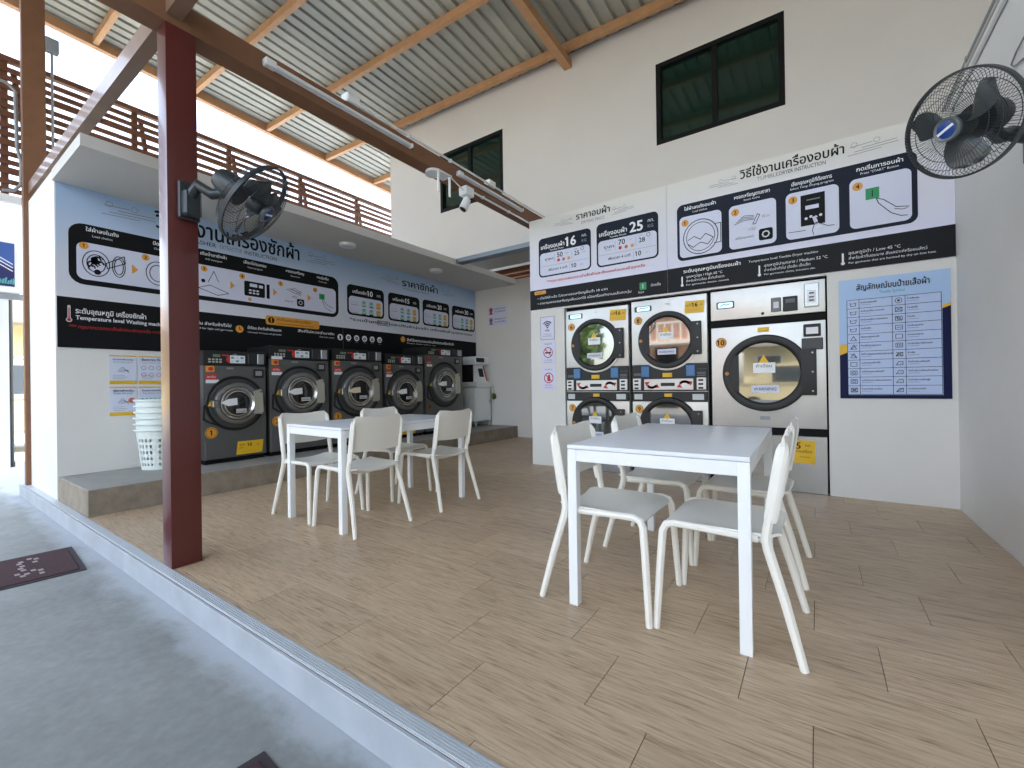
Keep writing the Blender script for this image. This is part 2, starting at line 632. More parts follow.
# walls
b = NB()
box(b, -6.01, -5.86, 1.0895, 7.3, -0.1, 3.1)
wl = struct('wall_left', b, WALL)
tag(wl, 'white wall behind the washing machines', 'wall')
b = NB(); box(b, -7.10, -5.86, 0.94, 1.09, -0.01, 3.12)
f_ = struct('wall_end', b, WALL); tag(f_, 'white end wall standing on the kerb left of the washer banner', 'wall')
b = NB(); box(b, -5.86, -4.83, 0.925, 7.14, 3.0, 3.1)
so = struct('ceiling', b, SOFF); tag(so, 'white slab canopy above the washing machines', 'ceiling')
b = NB(); box(b, -5.86, -3.0, 7.14, 7.29, -0.1, 3.1)
wr_ = struct('wall_recess', b, WALL); tag(wr_, 'white rear wall of the recess between washers and dryers', 'wall')

YU = 5.40                          # plane of the tall upper wall; the dryer block in front stands at y = 4.79
def zp(x, y):                      # underside of the purlins
    return 5.47 - 0.04 * (x + 3.38) - 0.045 * (y - 5.4)
PH = 0.10                          # purlin height
WIN = [(-1.555, -0.225, 3.905, 4.890), (-5.160, -3.855, 3.93, 4.91)]
def wall_col(b, x0, x1, z0, z1):
    y0, y1 = YU, YU + 0.15
    if z1 is None:
        hexa(b, [(x0, y0, z0), (x1, y0, z0), (x1, y1, z0), (x0, y1, z0),
                 (x0, y0, zp(x0, y0) + PH), (x1, y0, zp(x1, y0) + PH), (x1, y1, zp(x1, y1) + PH), (x0, y1, zp(x0, y1) + PH)])
    else:
        box(b, x0, x1, y0, y1, z0, z1)
b = NB()
ZB = 3.105
wall_col(b, -6.42, -5.16, ZB, None)
wall_col(b, -5.16, -3.855, ZB, 3.93); wall_col(b, -5.16, -3.855, 4.91, None)
wall_col(b, -3.855, -1.555, ZB, None)
wall_col(b, -1.555, -0.225, ZB, 3.905); wall_col(b, -1.555, -0.225, 4.890, None)
wall_col(b, -0.225, 5.0, ZB, None)
wb = struct('wall_back', b, WALLUP); tag(wb, 'tall white upper wall with two dark windows', 'wall')
b = NB(); box(b, -6.42, -6.27, YU + 0.15, 10.0, ZB, 5.6)
struct('wall_return', b, WALLUP, wb)
# lower block that frames the dryers
b = NB()
box(b, -3.015, -2.53, 4.79, 4.94, 0, 3.12); box(b, -2.53, 0.09, 4.79, 4.94, 1.955, 3.12); box(b, 0.09, 0.91, 4.79, 4.94, 0, 3.12)
box(b, -3.015, 0.91, 4.94, YU, 3.04, 3.12)
box(b, -3.015, -2.865, 4.94, 7.14, 0, 3.04)
wd = struct('wall_dryers', b, WALL); tag(wd, 'white lower wall block framing the dryers', 'wall')
tr = struct('trim_2', box(NB(), -2.53, 0.09, 4.86, 4.94, 0, 1.955), BLACKM); tag(tr, 'black lining of the niche holding the dryers', 'lining')
b = NB(); hexa(b, [(0.91, 0.95, -0.13), (1.06, 0.95, -0.13), (1.06, 5.39, -0.13), (0.91, 5.39, -0.13),
                   (0.91, 0.95, 3.19), (1.06, 0.95, 3.19), (1.06, 5.39, 3.19), (0.91, 5.39, 3.19)])
wr = struct('wall_right', b, WALL); tag(wr, 'white side wall at the right of the hall', 'wall')

b = NB(); box(b, -6.42, 5.0, YU + 0.6, 12.0, 5.62, 5.75); box(b, -3.0, 5.0, 7.3, 7.45, -0.1, 5.6); box(b, -6.42, -3.0, 8.41, 8.55, -0.1, 5.6)  # unseen roof and back walls added to stop sun leaking into the recess
struct('upper_sun_block', b, WALLUP, wb)
# unseen wall added beyond the right wall to hold back sky light
b = NB(); box(b, 2.40, 2.55, -3.4, YU - 0.001, -0.13, 5.1)
wn_ = struct('wall_light_block', b, WALLUP); tag(wn_, 'plain unseen wall added beyond the right wall to block sky light', 'wall')
# upper windows
for i, (x0, x1, z0, z1) in enumerate(WIN):
    w = empty('window_%d' % (i + 1), (x0, YU + 0.01, z0), -PI / 2)
    tag(w, ['dark framed sliding window high in the wall above the dryers', 'dark framed sliding window partly behind the roof beam'][i], 'window', kind='structure')
    W, H = x1 - x0, z1 - z0
    b = NB()
    t = 0.055
    box(b, -0.05, 0.012, 0, W, 0, t); box(b, -0.05, 0.012, 0, W, H - t, H)
    box(b, -0.05, 0.012, 0, t, t, H - t); box(b, -0.05, 0.012, W - t, W, t, H - t)
    obj('frame', b, BLACKM, w, smooth=False)
    obj('mullion', box(NB(), -0.045, 0.004, W * 0.47, W * 0.47 + 0.055, t, H - t), BLACKM, w, smooth=False)
    for a, c, dx in ((t, W * 0.47, -0.03), (W * 0.47 + 0.055, W - t, -0.02)):
        obj('pane', box(NB(), dx - 0.006, dx, a, c, t, H - t), WGLASS, w, smooth=False)
    obj('dim_room_panel', box(NB(), -0.14, -0.12, t, W - t, t, H - t), mat('dim_room', '222d28', 0.9), w, smooth=False)  # dark panel behind the panes; the unlit room is put into its colour

# recess head: steel channel, white ceiling board, timber joists; the void's darkness is put into the deck colour
st = struct('lintel', box(NB(), -4.83, -3.0, YU - 0.004, YU + 0.15, 3.035, 3.106, 0.004), mat('channel_grey', '6f767d', 0.35, 0.5))
tag(st, 'grey steel channel under the upper wall at the recess', 'lintel')
rb = struct('recess_beam', box(NB(), -6.2, -2.9, 7.12, 7.28, 3.385, 4.3), WALL); tag(rb, 'white beam high at the back of the recess', 'beam')
dk = struct('recess_deck', box(NB(), -6.4, -2.6, 7.28, 8.4, 3.46, 3.52), mat('void_dark', '2a211b', 0.9)); tag(dk, 'timber deck over the recess, shade of the void put into its colour', 'deck')
struct('deck_back', box(NB(), -6.4, -2.6, 8.3, 8.4, 3.0, 3.42), mat('void_dark', '2a211b', 0.9), dk)
for y in (7.32, 7.62, 7.95):
    struct('joist', box(NB(), -6.2, -2.9, y, y + 0.10, 3.30, 3.46), mat('joist_brown', '7a4a2c', 0.7, noise=0.2), dk)

# ------------------------------------------------------------------ roof
roof = empty('roof'); tag(roof, 'corrugated metal roof on tan purlins over the hall', 'roof', kind='structure')
def sloped(name, x0, x1, y0, y1, lo, hi, m, parent):
    b = NB()
    P = [(x0, y0), (x1, y0), (x1, y1), (x0, y1)]
    hexa(b, [(x, y, zp(x, y) + lo) for x, y in P] + [(x, y, zp(x, y) + hi) for x, y in P])
    return obj(name, b, m, parent, smooth=False)
for y in (5.20, 4.03, 2.87, 1.70, 0.52, -0.65, -1.82, -3.0):
    sloped('purlin', -8.16, 3.2, y, y + 0.06, 0, PH, TAN, roof)
sloped('purlin', -8.16, -6.42, 6.37, 6.43, 0, PH, TAN, roof)
sloped('verge_beam', -8.25, -8.16, -3.3, 7.2, -0.02, PH + 0.02, TAN, roof)
for x in (-2.79, 2.3):
    sloped('rafter', x, x + 0.11, -3.3, YU - 0.002, -0.11, 0.0, TAN, roof)
pitch = 0.171
sx = -8.27; k = 0
while sx < 3.2:
    nr = 5
    prof = []
    for r in range(nr):
        a = sx + r * pitch
        prof += [(a, 0), (a + 0.113, 0), (a + 0.126, 0.03), (a + 0.158, 0.03)]
    prof.append((sx + nr * pitch + 0.004, 0))
    b = NB()
    ys = (-3.4, 7.25)
    if sx > -6.3: ys = (-3.4, 6.0)
    rows = [[b.verts.new((x, y, zp(x, y) + PH + 0.001 + h + (0.0012 if k % 2 else 0))) for x, h in prof] for y in ys]
    for i in range(len(prof) - 1):
        b.faces.new((rows[0][i], rows[0][i + 1], rows[1][i + 1], rows[1][i]))
    obj('roof_sheet', b, SHEET if (k * 7) % 3 else SHEET2, roof, smooth=False)
    sx += nr * pitch; k += 1
b = NB(); box(b, -6.27, 3.2, 5.9, 6.0, 3.5, 6.4)  # unseen black wall added so the rib gaps above the wall look dark
obj('dark_gap_backing', b, BLACKM, wb, smooth=False)

# steel frame: maroon post, brown beams, rear column
post = thing('steel_post', 'maroon painted steel post standing at the floor edge', 'post', (-3.085, 1.012, 0), kind='structure')
obj('shaft', box(NB(), -0.066, 0.066, -0.076, 0.076, 0, 3.128, 0.006, 2), MAROON, post)
obj('base_plate', box(NB(), -0.07, 0.07, -0.08, 0.08, 0, 0.004), MAROON, post, smooth=False)
b = NB(); box(b, -0.075, 0.075, -3.6, YU - 0.003, 0, 0.155, 0.004)
mb = tag(obj('main_beam', b, BROWN), 'brown roof beam running from the maroon post to the dryer wall', 'beam', kind='structure')
mb.location = (-3.095, 0, 3.13)
b = NB()
hexa(b, [(-7.099, 0.94, 3.20), (3.0, 0.94, 3.13), (3.0, 1.015, 3.13), (-7.099, 1.015, 3.20), (-7.099, 0.94, 3.33), (3.0, 0.94, 3.25), (3.0, 1.015, 3.25), (-7.099, 1.015, 3.33)])
hb = tag(obj('header_beam', b, mat('header_paint', '8d715d', 0.35, noise=0.15, nscale=4, coat=0.3)), 'brown header beam along the hall front crossing the post top', 'beam', kind='structure')
cb = tag(obj('rear_column', box(NB(), -7.195, -7.101, 0.90, 1.085, -0.13, zp(-7.2, 1.0), 0.006), BROWN), 'brown column at the outer end of the end wall reaching the roof verge', 'column', kind='structure')

# slatted screen beyond the washer wall
scr = thing('slat_screen', 'brown slatted screen rising behind the washer wall', 'screen', (-7.62, 0, 0))
XS = 0.0
zz = 4.86
b = box(NB(), -0.035, 0.035, -1.0, 7.6, zz - 0.03, zz + 0.03); obj('top_rail', b, SLATW, scr, smooth=False)
sl = None
z = zz - 0.115; k = 0
while z > 3.34:
    th = 0.075 if k % 3 == 2 else 0.055
    o = obj('slat', box(NB(), -0.012, 0.012, -1.0, 7.6, z - th / 2, z + th / 2), SLATW, scr, smooth=False)
    z -= 0.098 + (0.03 if k % 3 == 2 else 0); k += 1
obj('bottom_rail', box(NB(), -0.04, 0.04, -1.0, 7.6, 3.20, 3.29), WHITEP, scr, smooth=False)
y = -0.35
while y < 7.6:
    obj('screen_post', box(NB(), -0.06, -0.012, y - 0.03, y + 0.03, 3.29, zz - 0.03), SLATW, scr, smooth=False)
    b = NB(); hexa(b, [(-0.1, y + 0.25, 3.3), (-0.06, y + 0.25, 3.3), (-0.06, y + 0.30, 3.3), (-0.1, y + 0.30, 3.3), (-0.1, y + 0.05, 4.8), (-0.06, y + 0.05, 4.8), (-0.06, y + 0.10, 4.8), (-0.1, y + 0.10, 4.8)])
    obj('brace', b, SLATW, scr, smooth=False)
    y += 1.18

# ================================================================== furniture
def make_chair():
    t = empty('dining_chair')
    def seat(u, v):
        x = -0.185 + 0.415 * u
        s = 2 * v - 1
        hw = 0.205 + 0.012 * u
        # rounded corners at the front and the rear
        d = min(u, 1 - u) * 0.415
        if d < 0.035:
            hw -= 0.035 - math.sqrt(max(0, 0.035 ** 2 - (0.035 - d) ** 2))
        z = 0.452 - 0.022 * math.sin(PI * min(1, u * 1.15)) * (1 - s * s) - 0.02 * max(0, (u - 0.82) / 0.18) ** 2 - 0.018 * (1 - u) * (1 - s * s)
        return (x, s * hw, z)
    b = NB(); solid(b, seat, 16, 12, 0.013)
    obj('seat', b, CHAIRW, t)
    def back(u, v):
        s = 2 * u - 1
        hw = 0.222
        z = 0.575 + 0.232 * v
        z0 = 0.575 + 0.012 * (1 - s * s) * -1
        z = z0 + (0.807 - z0) * v
        d = (0.807 - z)
        if d < 0.035:
            hw -= 0.035 - math.sqrt(max(0, 0.035 ** 2 - (0.035 - d) ** 2))
        x = -0.150 - (z - 0.45) * 0.16 - 0.013 * (1 - s * s)
        return (x + 0.004, s * hw, z)
    b = NB(); solid(b, back, 12, 10, 0.012)
    obj('backrest', b, CHAIRW, t)
    for s in (-1, 1):
        # front leg, bent back under the seat edge
        b = NB()
        pts = [(0.255, s * 0.235, 0), (0.236, s * 0.222, 0.30), (0.228, s * 0.217, 0.405), (0.215, s * 0.214, 0.432), (0.185, s * 0.212, 0.441), (0.05, s * 0.210, 0.437), (-0.12, s * 0.208, 0.430)]
        tube(b, pts, [0.0145, 0.0165, 0.017, 0.017, 0.0155, 0.0145, 0.0145], 8, sy=1.0)
        obj('leg', b, CHAIRW, t)
        b = NB()
        pts = [(-0.262, s * 0.242, 0), (-0.205, s * 0.222, 0.22), (-0.152, s * 0.210, 0.40), (-0.146, s * 0.209, 0.435), (-0.150, s * 0.208, 0.47), (-0.173, s * 0.206, 0.60), (-0.198, s * 0.203, 0.765)]
        tube(b, pts, [0.0145, 0.0175, 0.0185, 0.018, 0.017, 0.0155, 0.012], 8, sy=1.0)
        obj('leg', b, CHAIRW, t)
        # moulded sleeve of the back over the upright
        b = NB()
        P = []
        for z in (0.50, 0.515, 0.58, 0.66, 0.735, 0.765, 0.785, 0.795):
            P.append((-0.150 - (z - 0.45) * 0.16 - 0.002, s * (0.208 - max(0, z - 0.765) * 0.5), z))
        tube(b, P, [0.020, 0.024, 0.025, 0.025, 0.024, 0.022, 0.016, 0.008], 10, sy=0.6, ref=(1, 0, 0))
        obj('back_sleeve', b, CHAIRW, t)
    b = NB(); tube(b, [(-0.13, -0.2, 0.425), (-0.13, -0.1, 0.412), (-0.13, 0.1, 0.412), (-0.13, 0.2, 0.425)], 0.011, 8)
    obj('cross_rail', b, CHAIRW, t)
    return t
chair = make_chair()
CH = [(-0.838, 2.06, 0, 'chair left of the near table, front one, facing the big dryer side'),
      (-0.835, 2.82, 0, ''), (-0.308, 2.08, PI, ''), (-0.31, 2.82, PI, ''),
      (-3.385, 2.06, 0, ''), (-3.37, 2.83, 0, ''), (-2.81, 2.055, PI, ''), (-2.765, 2.82, PI, '')]
LBL = ['white plastic chair at the dryer-side table, nearest the camera on its left long side',
       'white plastic chair at the dryer-side table, left long side, nearer the dryers',
       'white plastic chair at the dryer-side table, right long side, nearest the camera',
       'white plastic chair at the dryer-side table, right long side, nearer the dryers',
       'white plastic chair between far table and washers, seat end nearest the maroon post',
       'white plastic chair between far table and washers, mostly hidden behind another chair',
       'white plastic chair at the far table, back turned to us, nearest the camera',
       'white plastic chair at the far table, back turned to us, rightmost of the four']
for i, (x, y, rz, _) in enumerate(CH):
    o = chair if i == 0 else copy_tree(chair)
    o.location = (x, y, 0); o.rotation_euler = (0, 0, rz + R(random.uniform(-1.2, 1.2)))
    tag(o, LBL[i], 'chair', 'white chairs around the tables')

def make_table():
    t = empty('dining_table')
    W, L = 0.75, 1.25
    obj('tabletop', box(NB(), -W / 2, W / 2, -L / 2, L / 2, 0.722, 0.74, 0.002, 2), TABLETOP, t)
    a = 0.043
    for sx_ in (-1, 1):
        for sy_ in (-1, 1):
            cx, cy = sx_ * (W / 2 - a / 2), sy_ * (L / 2 - a / 2)
            obj('leg', box(NB(), cx - a / 2, cx + a / 2, cy - a / 2, cy + a / 2, 0, 0.7195, 0.0025, 2), TABLEW, t)
    for s in (-1, 1):
        y = s * (L / 2 - 0.014)
        obj('apron', box(NB(), -W / 2 + a, W / 2 - a, y - 0.012, y + 0.012, 0.665, 0.7195, 0.002), TABLEW, t)
        x = s * (W / 2 - 0.014)
        obj('apron', box(NB(), x - 0.012, x + 0.012, -L / 2 + a, L / 2 - a, 0.665, 0.7195, 0.002), TABLEW, t)
    return t
tb = make_table(); tb.location = (-0.590, 2.45, 0); tb.rotation_euler = (0, 0, R(0.9))
tag(tb, 'white rectangular table standing in front of the dryers', 'table', 'white tables')
t2 = copy_tree(tb); t2.location = (-3.055, 2.445, 0); t2.rotation_euler = (0, 0, R(-1.6))
tag(t2, 'white rectangular table standing in front of the washers', 'table', 'white tables')

# ================================================================== washers
def slant_sign(P, u, v, w, h, lab, lv=4):
    P.poly([(u, v), (u + w, v), (u + w * 1.06, v + h), (u + w * 0.06, v + h)], YELLOW, lv)
    P.text('ซักได้', u + w * 0.12, v + h * 0.66, INK, h=h * 0.14, lv=lv + 1)
    P.text('สูงสุด', u + w * 0.12, v + h * 0.46, INK, h=h * 0.10, lv=lv + 1)
    P.text(lab, u + w * 0.45, v + h * 0.58, INK, h=h * 0.26, lv=lv + 1, bold=True)
    P.text('กก.', u + w * 0.80, v + h * 0.6, INK, h=h * 0.12, lv=lv + 1)
    P.rect(u + w * 0.2, v + h * 0.18, u + w * 0.9, v + h * 0.2, ORANGE, lv + 1)

def make_washer(num, yc, w, top, zc, Rr, label, kg, sign):
    z0 = 0.2175
    t = thing('washing_machine', label, 'washer', (-5.3, yc, z0), 0, 'front loading washers in a row')
    H = top - z0
    zc = zc - z0
    hw = w / 2
    ph = 0.155 if num < 5 else 0.13
    # cabinet with a round opening is closed by the porthole assembly
    obj('body', box(NB(), -0.545, 0, -hw, hw, 0.05, H - ph - 0.004, 0.012, 2), WASH, t)
    obj('plinth', box(NB(), -0.53, -0.03, -hw + 0.02, hw - 0.02, 0, 0.05), BLACKM, t, smooth=False)
    obj('lower_panel', box(NB(), -0.01, 0.004, -hw + 0.01, hw - 0.01, 0.06, max(0.12, zc - Rr - 0.09), 0.003), WASH, t)
    # control panel
    cp = NB(); box(cp, -0.545, 0.012, -hw, hw, H - ph, H, 0.008, 2)
    cp = obj('control_panel', cp, BLACK, t)
    P = Print(cp, 0.0125)
    zc_p = H - ph * 0.55
    P.rect(-hw * 0.72, zc_p + 0.015, -hw * 0.50, zc_p + 0.045, mat('lcd_green', '64806a', 0.3), 1, 'display')
    for i in range(4):
        for j in range(2):
            P.rect(-hw * 0.86 + i * 0.035, zc_p - 0.045 + j * 0.026, -hw * 0.86 + i * 0.035 + 0.024, zc_p - 0.028 + j * 0.026, mat('key_cream', 'b9b7ae', 0.4), 1, 'key')
    P.disc(-hw * 0.20, zc_p - 0.005, 0.040, RED, 1)
    P.rect(-hw * 0.20, zc_p - 0.045, hw * 0.28, zc_p + 0.04, WHITEI, 2)
    for i in range(3):
        for j in range(2):
            a = -hw * 0.17 + i * hw * 0.15
            P.rect(a, zc_p - 0.035 + j * 0.038, a + hw * 0.10, zc_p - 0.012 + j * 0.038, TEAL if (i + j) % 2 else LILAC, 3)
    P.rect(-hw * 0.45, zc_p + 0.03, -hw * 0.24, zc_p + 0.045, RED, 1)
    P.text('START', hw * -0.1, zc_p + 0.048, WHITEI, h=0.010, lv=1)
    P.done()
    b = box(NB(), 0.01, 0.03, hw * 0.36, hw * 0.64, H - ph * 0.86, H - ph * 0.14, 0.004); obj('coin_unit', b, mat('coin_dark', '2b2e33', 0.3, 0.3), cp)
    b = box(NB(), 0.01, 0.032, hw * 0.68, hw * 0.90, H - ph * 0.88, H - ph * 0.12, 0.004); cu = obj('coin_plate', b, mat('coin_steel', 'a7aaab', 0.3, 0.7), cp)
    # porthole: black seal, steel surround, chrome door, glass
    c = (0, 0, zc)
    b = NB()
    lathe_x(b, [(Rr * 0.90, 0.0), (Rr * 0.935, 0.012), (Rr * 0.975, 0.012), (Rr * 1.0, 0.0)], c, 56)
    # handle recess at the lower left: an angular pocket that breaks out of the seal
    prism(b, [(-Rr * 1.0, zc - Rr * 0.02), (-Rr * 1.03, zc - Rr * 0.50), (-Rr * 0.86, zc - Rr * 0.62), (-Rr * 0.62, zc - Rr * 0.70), (-Rr * 0.66, zc - Rr * 0.76), (-Rr * 0.90, zc - Rr * 0.66), (-Rr * 1.08, zc - Rr * 0.54), (-Rr * 1.05, zc - Rr * 0.02)], 0.0, 0.011)
    obj('door_seal', b, BLACK, t)
    b = NB(); lathe_x(b, [(Rr * 0.90, 0.006), (Rr * 0.86, 0.010), (Rr * 0.70, 0.004), (Rr * 0.66, 0.002)], c, 56); obj('door_surround', b, WASHD, t)
    door = NB(); lathe_x(door, [(Rr * 0.76, 0.002), (Rr * 0.76, 0.035), (Rr * 0.735, 0.050), (Rr * 0.66, 0.058), (Rr * 0.605, 0.055)], c, 56)
    dr = obj('door', door, STEELB, t)
    b = NB(); lathe_x(b, [(Rr * 0.607, 0.055), (Rr * 0.60, 0.040), (Rr * 0.58, 0.040), (Rr * 0.575, 0.052)], c, 56); obj('door_groove', b, BLACK, dr)
    b = NB(); lathe_x(b, [(Rr * 0.576, 0.052), (Rr * 0.55, 0.054), (Rr * 0.50, 0.040), (Rr * 0.455, 0.030), (Rr * 0.44, 0.020)], c, 56); obj('inner_ring', b, CHROME, dr)
    b = NB(); lathe_x(b, [(Rr * 0.47, 0.030), (Rr * 0.455, 0.045), (Rr * 0.42, 0.046), (Rr * 0.405, 0.030)], c, 48); obj('glass_rim', b, CHROME, dr)
    b = NB(); lathe_x(b, [(Rr * 0.44, 0.026), (Rr * 0.36, 0.036), (Rr * 0.2, 0.042), (0, 0.044)], c, 40); obj('glass', b, DGLASS, dr)
    # hinge plate on the right, lock and grip on the left
    b = NB(); prism(b, [(Rr * 0.50, zc + Rr * 0.42), (Rr * 0.78, zc + Rr * 0.50), (Rr * 0.84, zc + Rr * 0.30), (Rr * 0.86, zc - Rr * 0.32), (Rr * 0.80, zc - Rr * 0.42), (Rr * 0.52, zc - Rr * 0.40), (Rr * 0.60, zc)], 0.008, 0.062); obj('hinge_plate', b, PLATE, dr)
    b = NB()
    for s in (-1, 1):
        cyl(b, (0.05, Rr * 0.76, zc + s * Rr * 0.40), (0.068, Rr * 0.76, zc + s * Rr * 0.40), 0.012, n=10)
    obj('hinge_bolts', b, CHROME, dr)
    b = NB(); box(b, 0.01, 0.07, -Rr * 0.84, -Rr * 0.66, zc - Rr * 0.12, zc + Rr * 0.14, 0.008); obj('lock', b, STEELB, dr)
    P = Print(t, 0.066)
    P.poly([(-Rr * 0.60, zc + 0.01), (-Rr * 0.36, zc + 0.05), (-Rr * 0.06, zc + 0.06), (-Rr * 0.05, zc - 0.015), (-Rr * 0.36, zc - 0.025)], PAPER if num != 3 else mat('note_cream', 'e2d6b8', 0.5), 1, 'door_sticker')
    P.rect(-Rr * 0.10, zc - 0.105, Rr * 0.25, zc - 0.06, mat('sticker_pale', 'c6c8ca', 0.5), 1, 'door_sticker')
    P.text('WARNING', -Rr * 0.07, zc - 0.093, INK, w=Rr * 0.29, lv=2)
    P.done()
    # stickers, button and badges on the cabinet
    P = Print(t, 0.0022)
    zt = H - ph
    P.rrect(-hw * 0.93, zt - 0.075, -hw * 0.93 + 0.085, zt - 0.010, 0.01, ORANGE, 1) if num in (1, 2, 3, 4) else None
    P.rect(-hw * 0.93, zt - 0.155, -hw * 0.93 + 0.105, zt - 0.10, RED, 1)
    P.rect(-hw * 0.93, zt - 0.195, -hw * 0.93 + 0.125, zt - 0.158, WHITEI, 1)
    P.text('ฉุกเฉิน', -hw * 0.93 + 0.012, zt - 0.138, WHITEI, w=0.08, lv=2)
    if num == 2:
        P.rect(-hw * 0.95, zt - 0.006, -hw * 0.95 + 0.13, zt + 0.03, WHITEI, 16)
    P.rect(-hw * 0.30, zt - 0.042, -hw * 0.08, zt - 0.022, mat('name_plate', '9a9c9c', 0.3, 0.6), 1)
    bx, bz = -hw * 0.78, zc - Rr * 1.0
    if num >= 3: bz = zc - Rr * 0.92; bx = -hw * 0.82
    if num == 5: bx = -hw * 0.80
    P.disc(bx, bz, 0.060, ORANGE if num < 5 else mat('badge_dark', '6b5a35', 0.4), 3)
    P.ring(bx, bz, 0.050, 0.006, mat('badge_rim', '8c5f1d', 0.5), 4)
    P.text(str(num), bx, bz - 0.028, INK, h=0.058, lv=4, bold=True, al='c')
    # small triangle warning beside the lock
    P.poly([(-Rr * 0.98 + 0.01, zc - 0.02), (-Rr * 0.98 + 0.07, zc - 0.02), (-Rr * 0.98 + 0.04, zc + 0.04)], YELLOW, 16)
    if sign:
        slant_sign(P, hw * sign[0], sign[1], 0.275, 0.145, kg)
    P.done()
    if num in (1, 2, 3, 4, 5):
        b = NB(); cyl(b, (0, -hw * 0.93 + 0.043, zt - 0.043), (0.025, -hw * 0.93 + 0.043, zt - 0.043), 0.02, n=16); obj('stop_button', b, RED, t)
    rd = obj('card_reader', box(NB(), -0.002, 0.022, hw * 0.55, hw * 0.55 + 0.115, zt - 0.135, zt - 0.04, 0.005), BLACK, t)
    obj('reader_screen', box(NB(), 0.022, 0.024, hw * 0.55 + 0.02, hw * 0.55 + 0.09, zt - 0.112, zt - 0.058), mat('reader_pale', '8d9294', 0.3), rd, smooth=False)
    return t
WS = [(1, 2.255, 0.64, 1.437, 0.862, 0.305, 'grey front loading washer numbered 1, next to the maroon post', '10', (-0.03, 0.072)),
      (2, 3.000, 0.77, 1.530, 0.965, 0.335, 'grey front loading washer numbered 2, behind a chair back', '10', None),
      (3, 3.845, 0.82, 1.545, 0.965, 0.365, 'grey front loading washer numbered 3, middle of the row of five', '15', None),
      (4, 4.690, 0.78, 1.520, 0.930, 0.365, 'grey front loading washer second from the white basin cabinet', '20', (-0.2, 0.06)),
      (5, 5.590, 0.92, 1.675, 1.045, 0.395, 'tallest grey front loading washer, nearest the white basin cabinet', '30', None)]
for w in WS:
    make_washer(*w)

# ================================================================== dryers
def dryer_door(t, name, yc, zc, Rr, hx, hh):
    c = (0, yc, zc)
    b = NB(); lathe_x(b, [(Rr * 1.0, 0.0), (Rr * 1.0, 0.03), (Rr * 0.97, 0.045), (Rr * 0.86, 0.050), (Rr * 0.80, 0.042), (Rr * 0.775, 0.030)], c, 60)
    d = obj(name, b, BLACK, t)
    b = NB(); lathe_x(b, [(Rr * 0.79, 0.0325), (0, 0.0325)], c, 48); obj('glass', b, RGLASS, d)
    obj('hinge', box(NB(), 0.002, 0.052, yc + Rr * 0.80, yc + hx, zc - hh, zc + hh, 0.006, 2), BLACK, d)
    b = NB()
    for s in (-1, 0, 1):
        cyl(b, (0.05, yc + hx - 0.03, zc + s * hh * 0.82), (0.056, yc + hx - 0.03, zc + s * hh * 0.82), 0.008, n=8)
    obj('hinge_screws', b, STEELB, d)
    b = NB(); cyl(b, (0.045, yc - Rr * 0.88, zc), (0.056, yc - Rr * 0.88, zc), 0.018, n=14); obj('sticker_dot', b, mat('copper_dot', 'b9783f', 0.5), d)
    # edge strip of black at the left of the glass
    b = NB(); prism(b, [(yc - Rr * 0.83, zc - Rr * 0.42), (yc - Rr * 0.60, zc - Rr * 0.50), (yc - Rr * 0.60, zc + Rr * 0.50), (yc - Rr * 0.83, zc + Rr * 0.42)], 0.030, 0.046); obj('grip', b, BLACK, d)
    P = Print(d, 0.0335)
    k = Rr / 0.31
    P.poly([(yc - 0.045 * k, zc + 0.075 * k), (yc + 0.035 * k, zc + 0.075 * k), (yc - 0.005 * k, zc + 0.15 * k)], YELLOW, 1, 'warning_sticker')
    P.rect(yc - 0.08 * k, zc - 0.0 * k, yc + 0.075 * k, zc + 0.082 * k, PAPER, 2, 'warning_sticker')
    P.text('คำเตือน', yc - 0.06 * k, zc + 0.045 * k, INK, w=0.11 * k, lv=3)
    P.rect(yc - 0.095 * k, zc - 0.16 * k, yc + 0.10 * k, zc - 0.10 * k, LILAC, 2, 'warning_sticker')
    P.text('WARNING', yc - 0.08 * k, zc - 0.142 * k, INK, w=0.16 * k, lv=3)
    P.done()
    return d

def badge(P, u, v, n, r=0.045):
    P.disc(u, v, r, ORANGE, 1); P.ring(u, v, r * 0.93, 0.005, mat('badge_rim', '8c5f1d', 0.5), 2)
    P.text(str(n), u, v - r * 0.5, INK, h=r * 1.05, lv=3, bold=True, al='c')

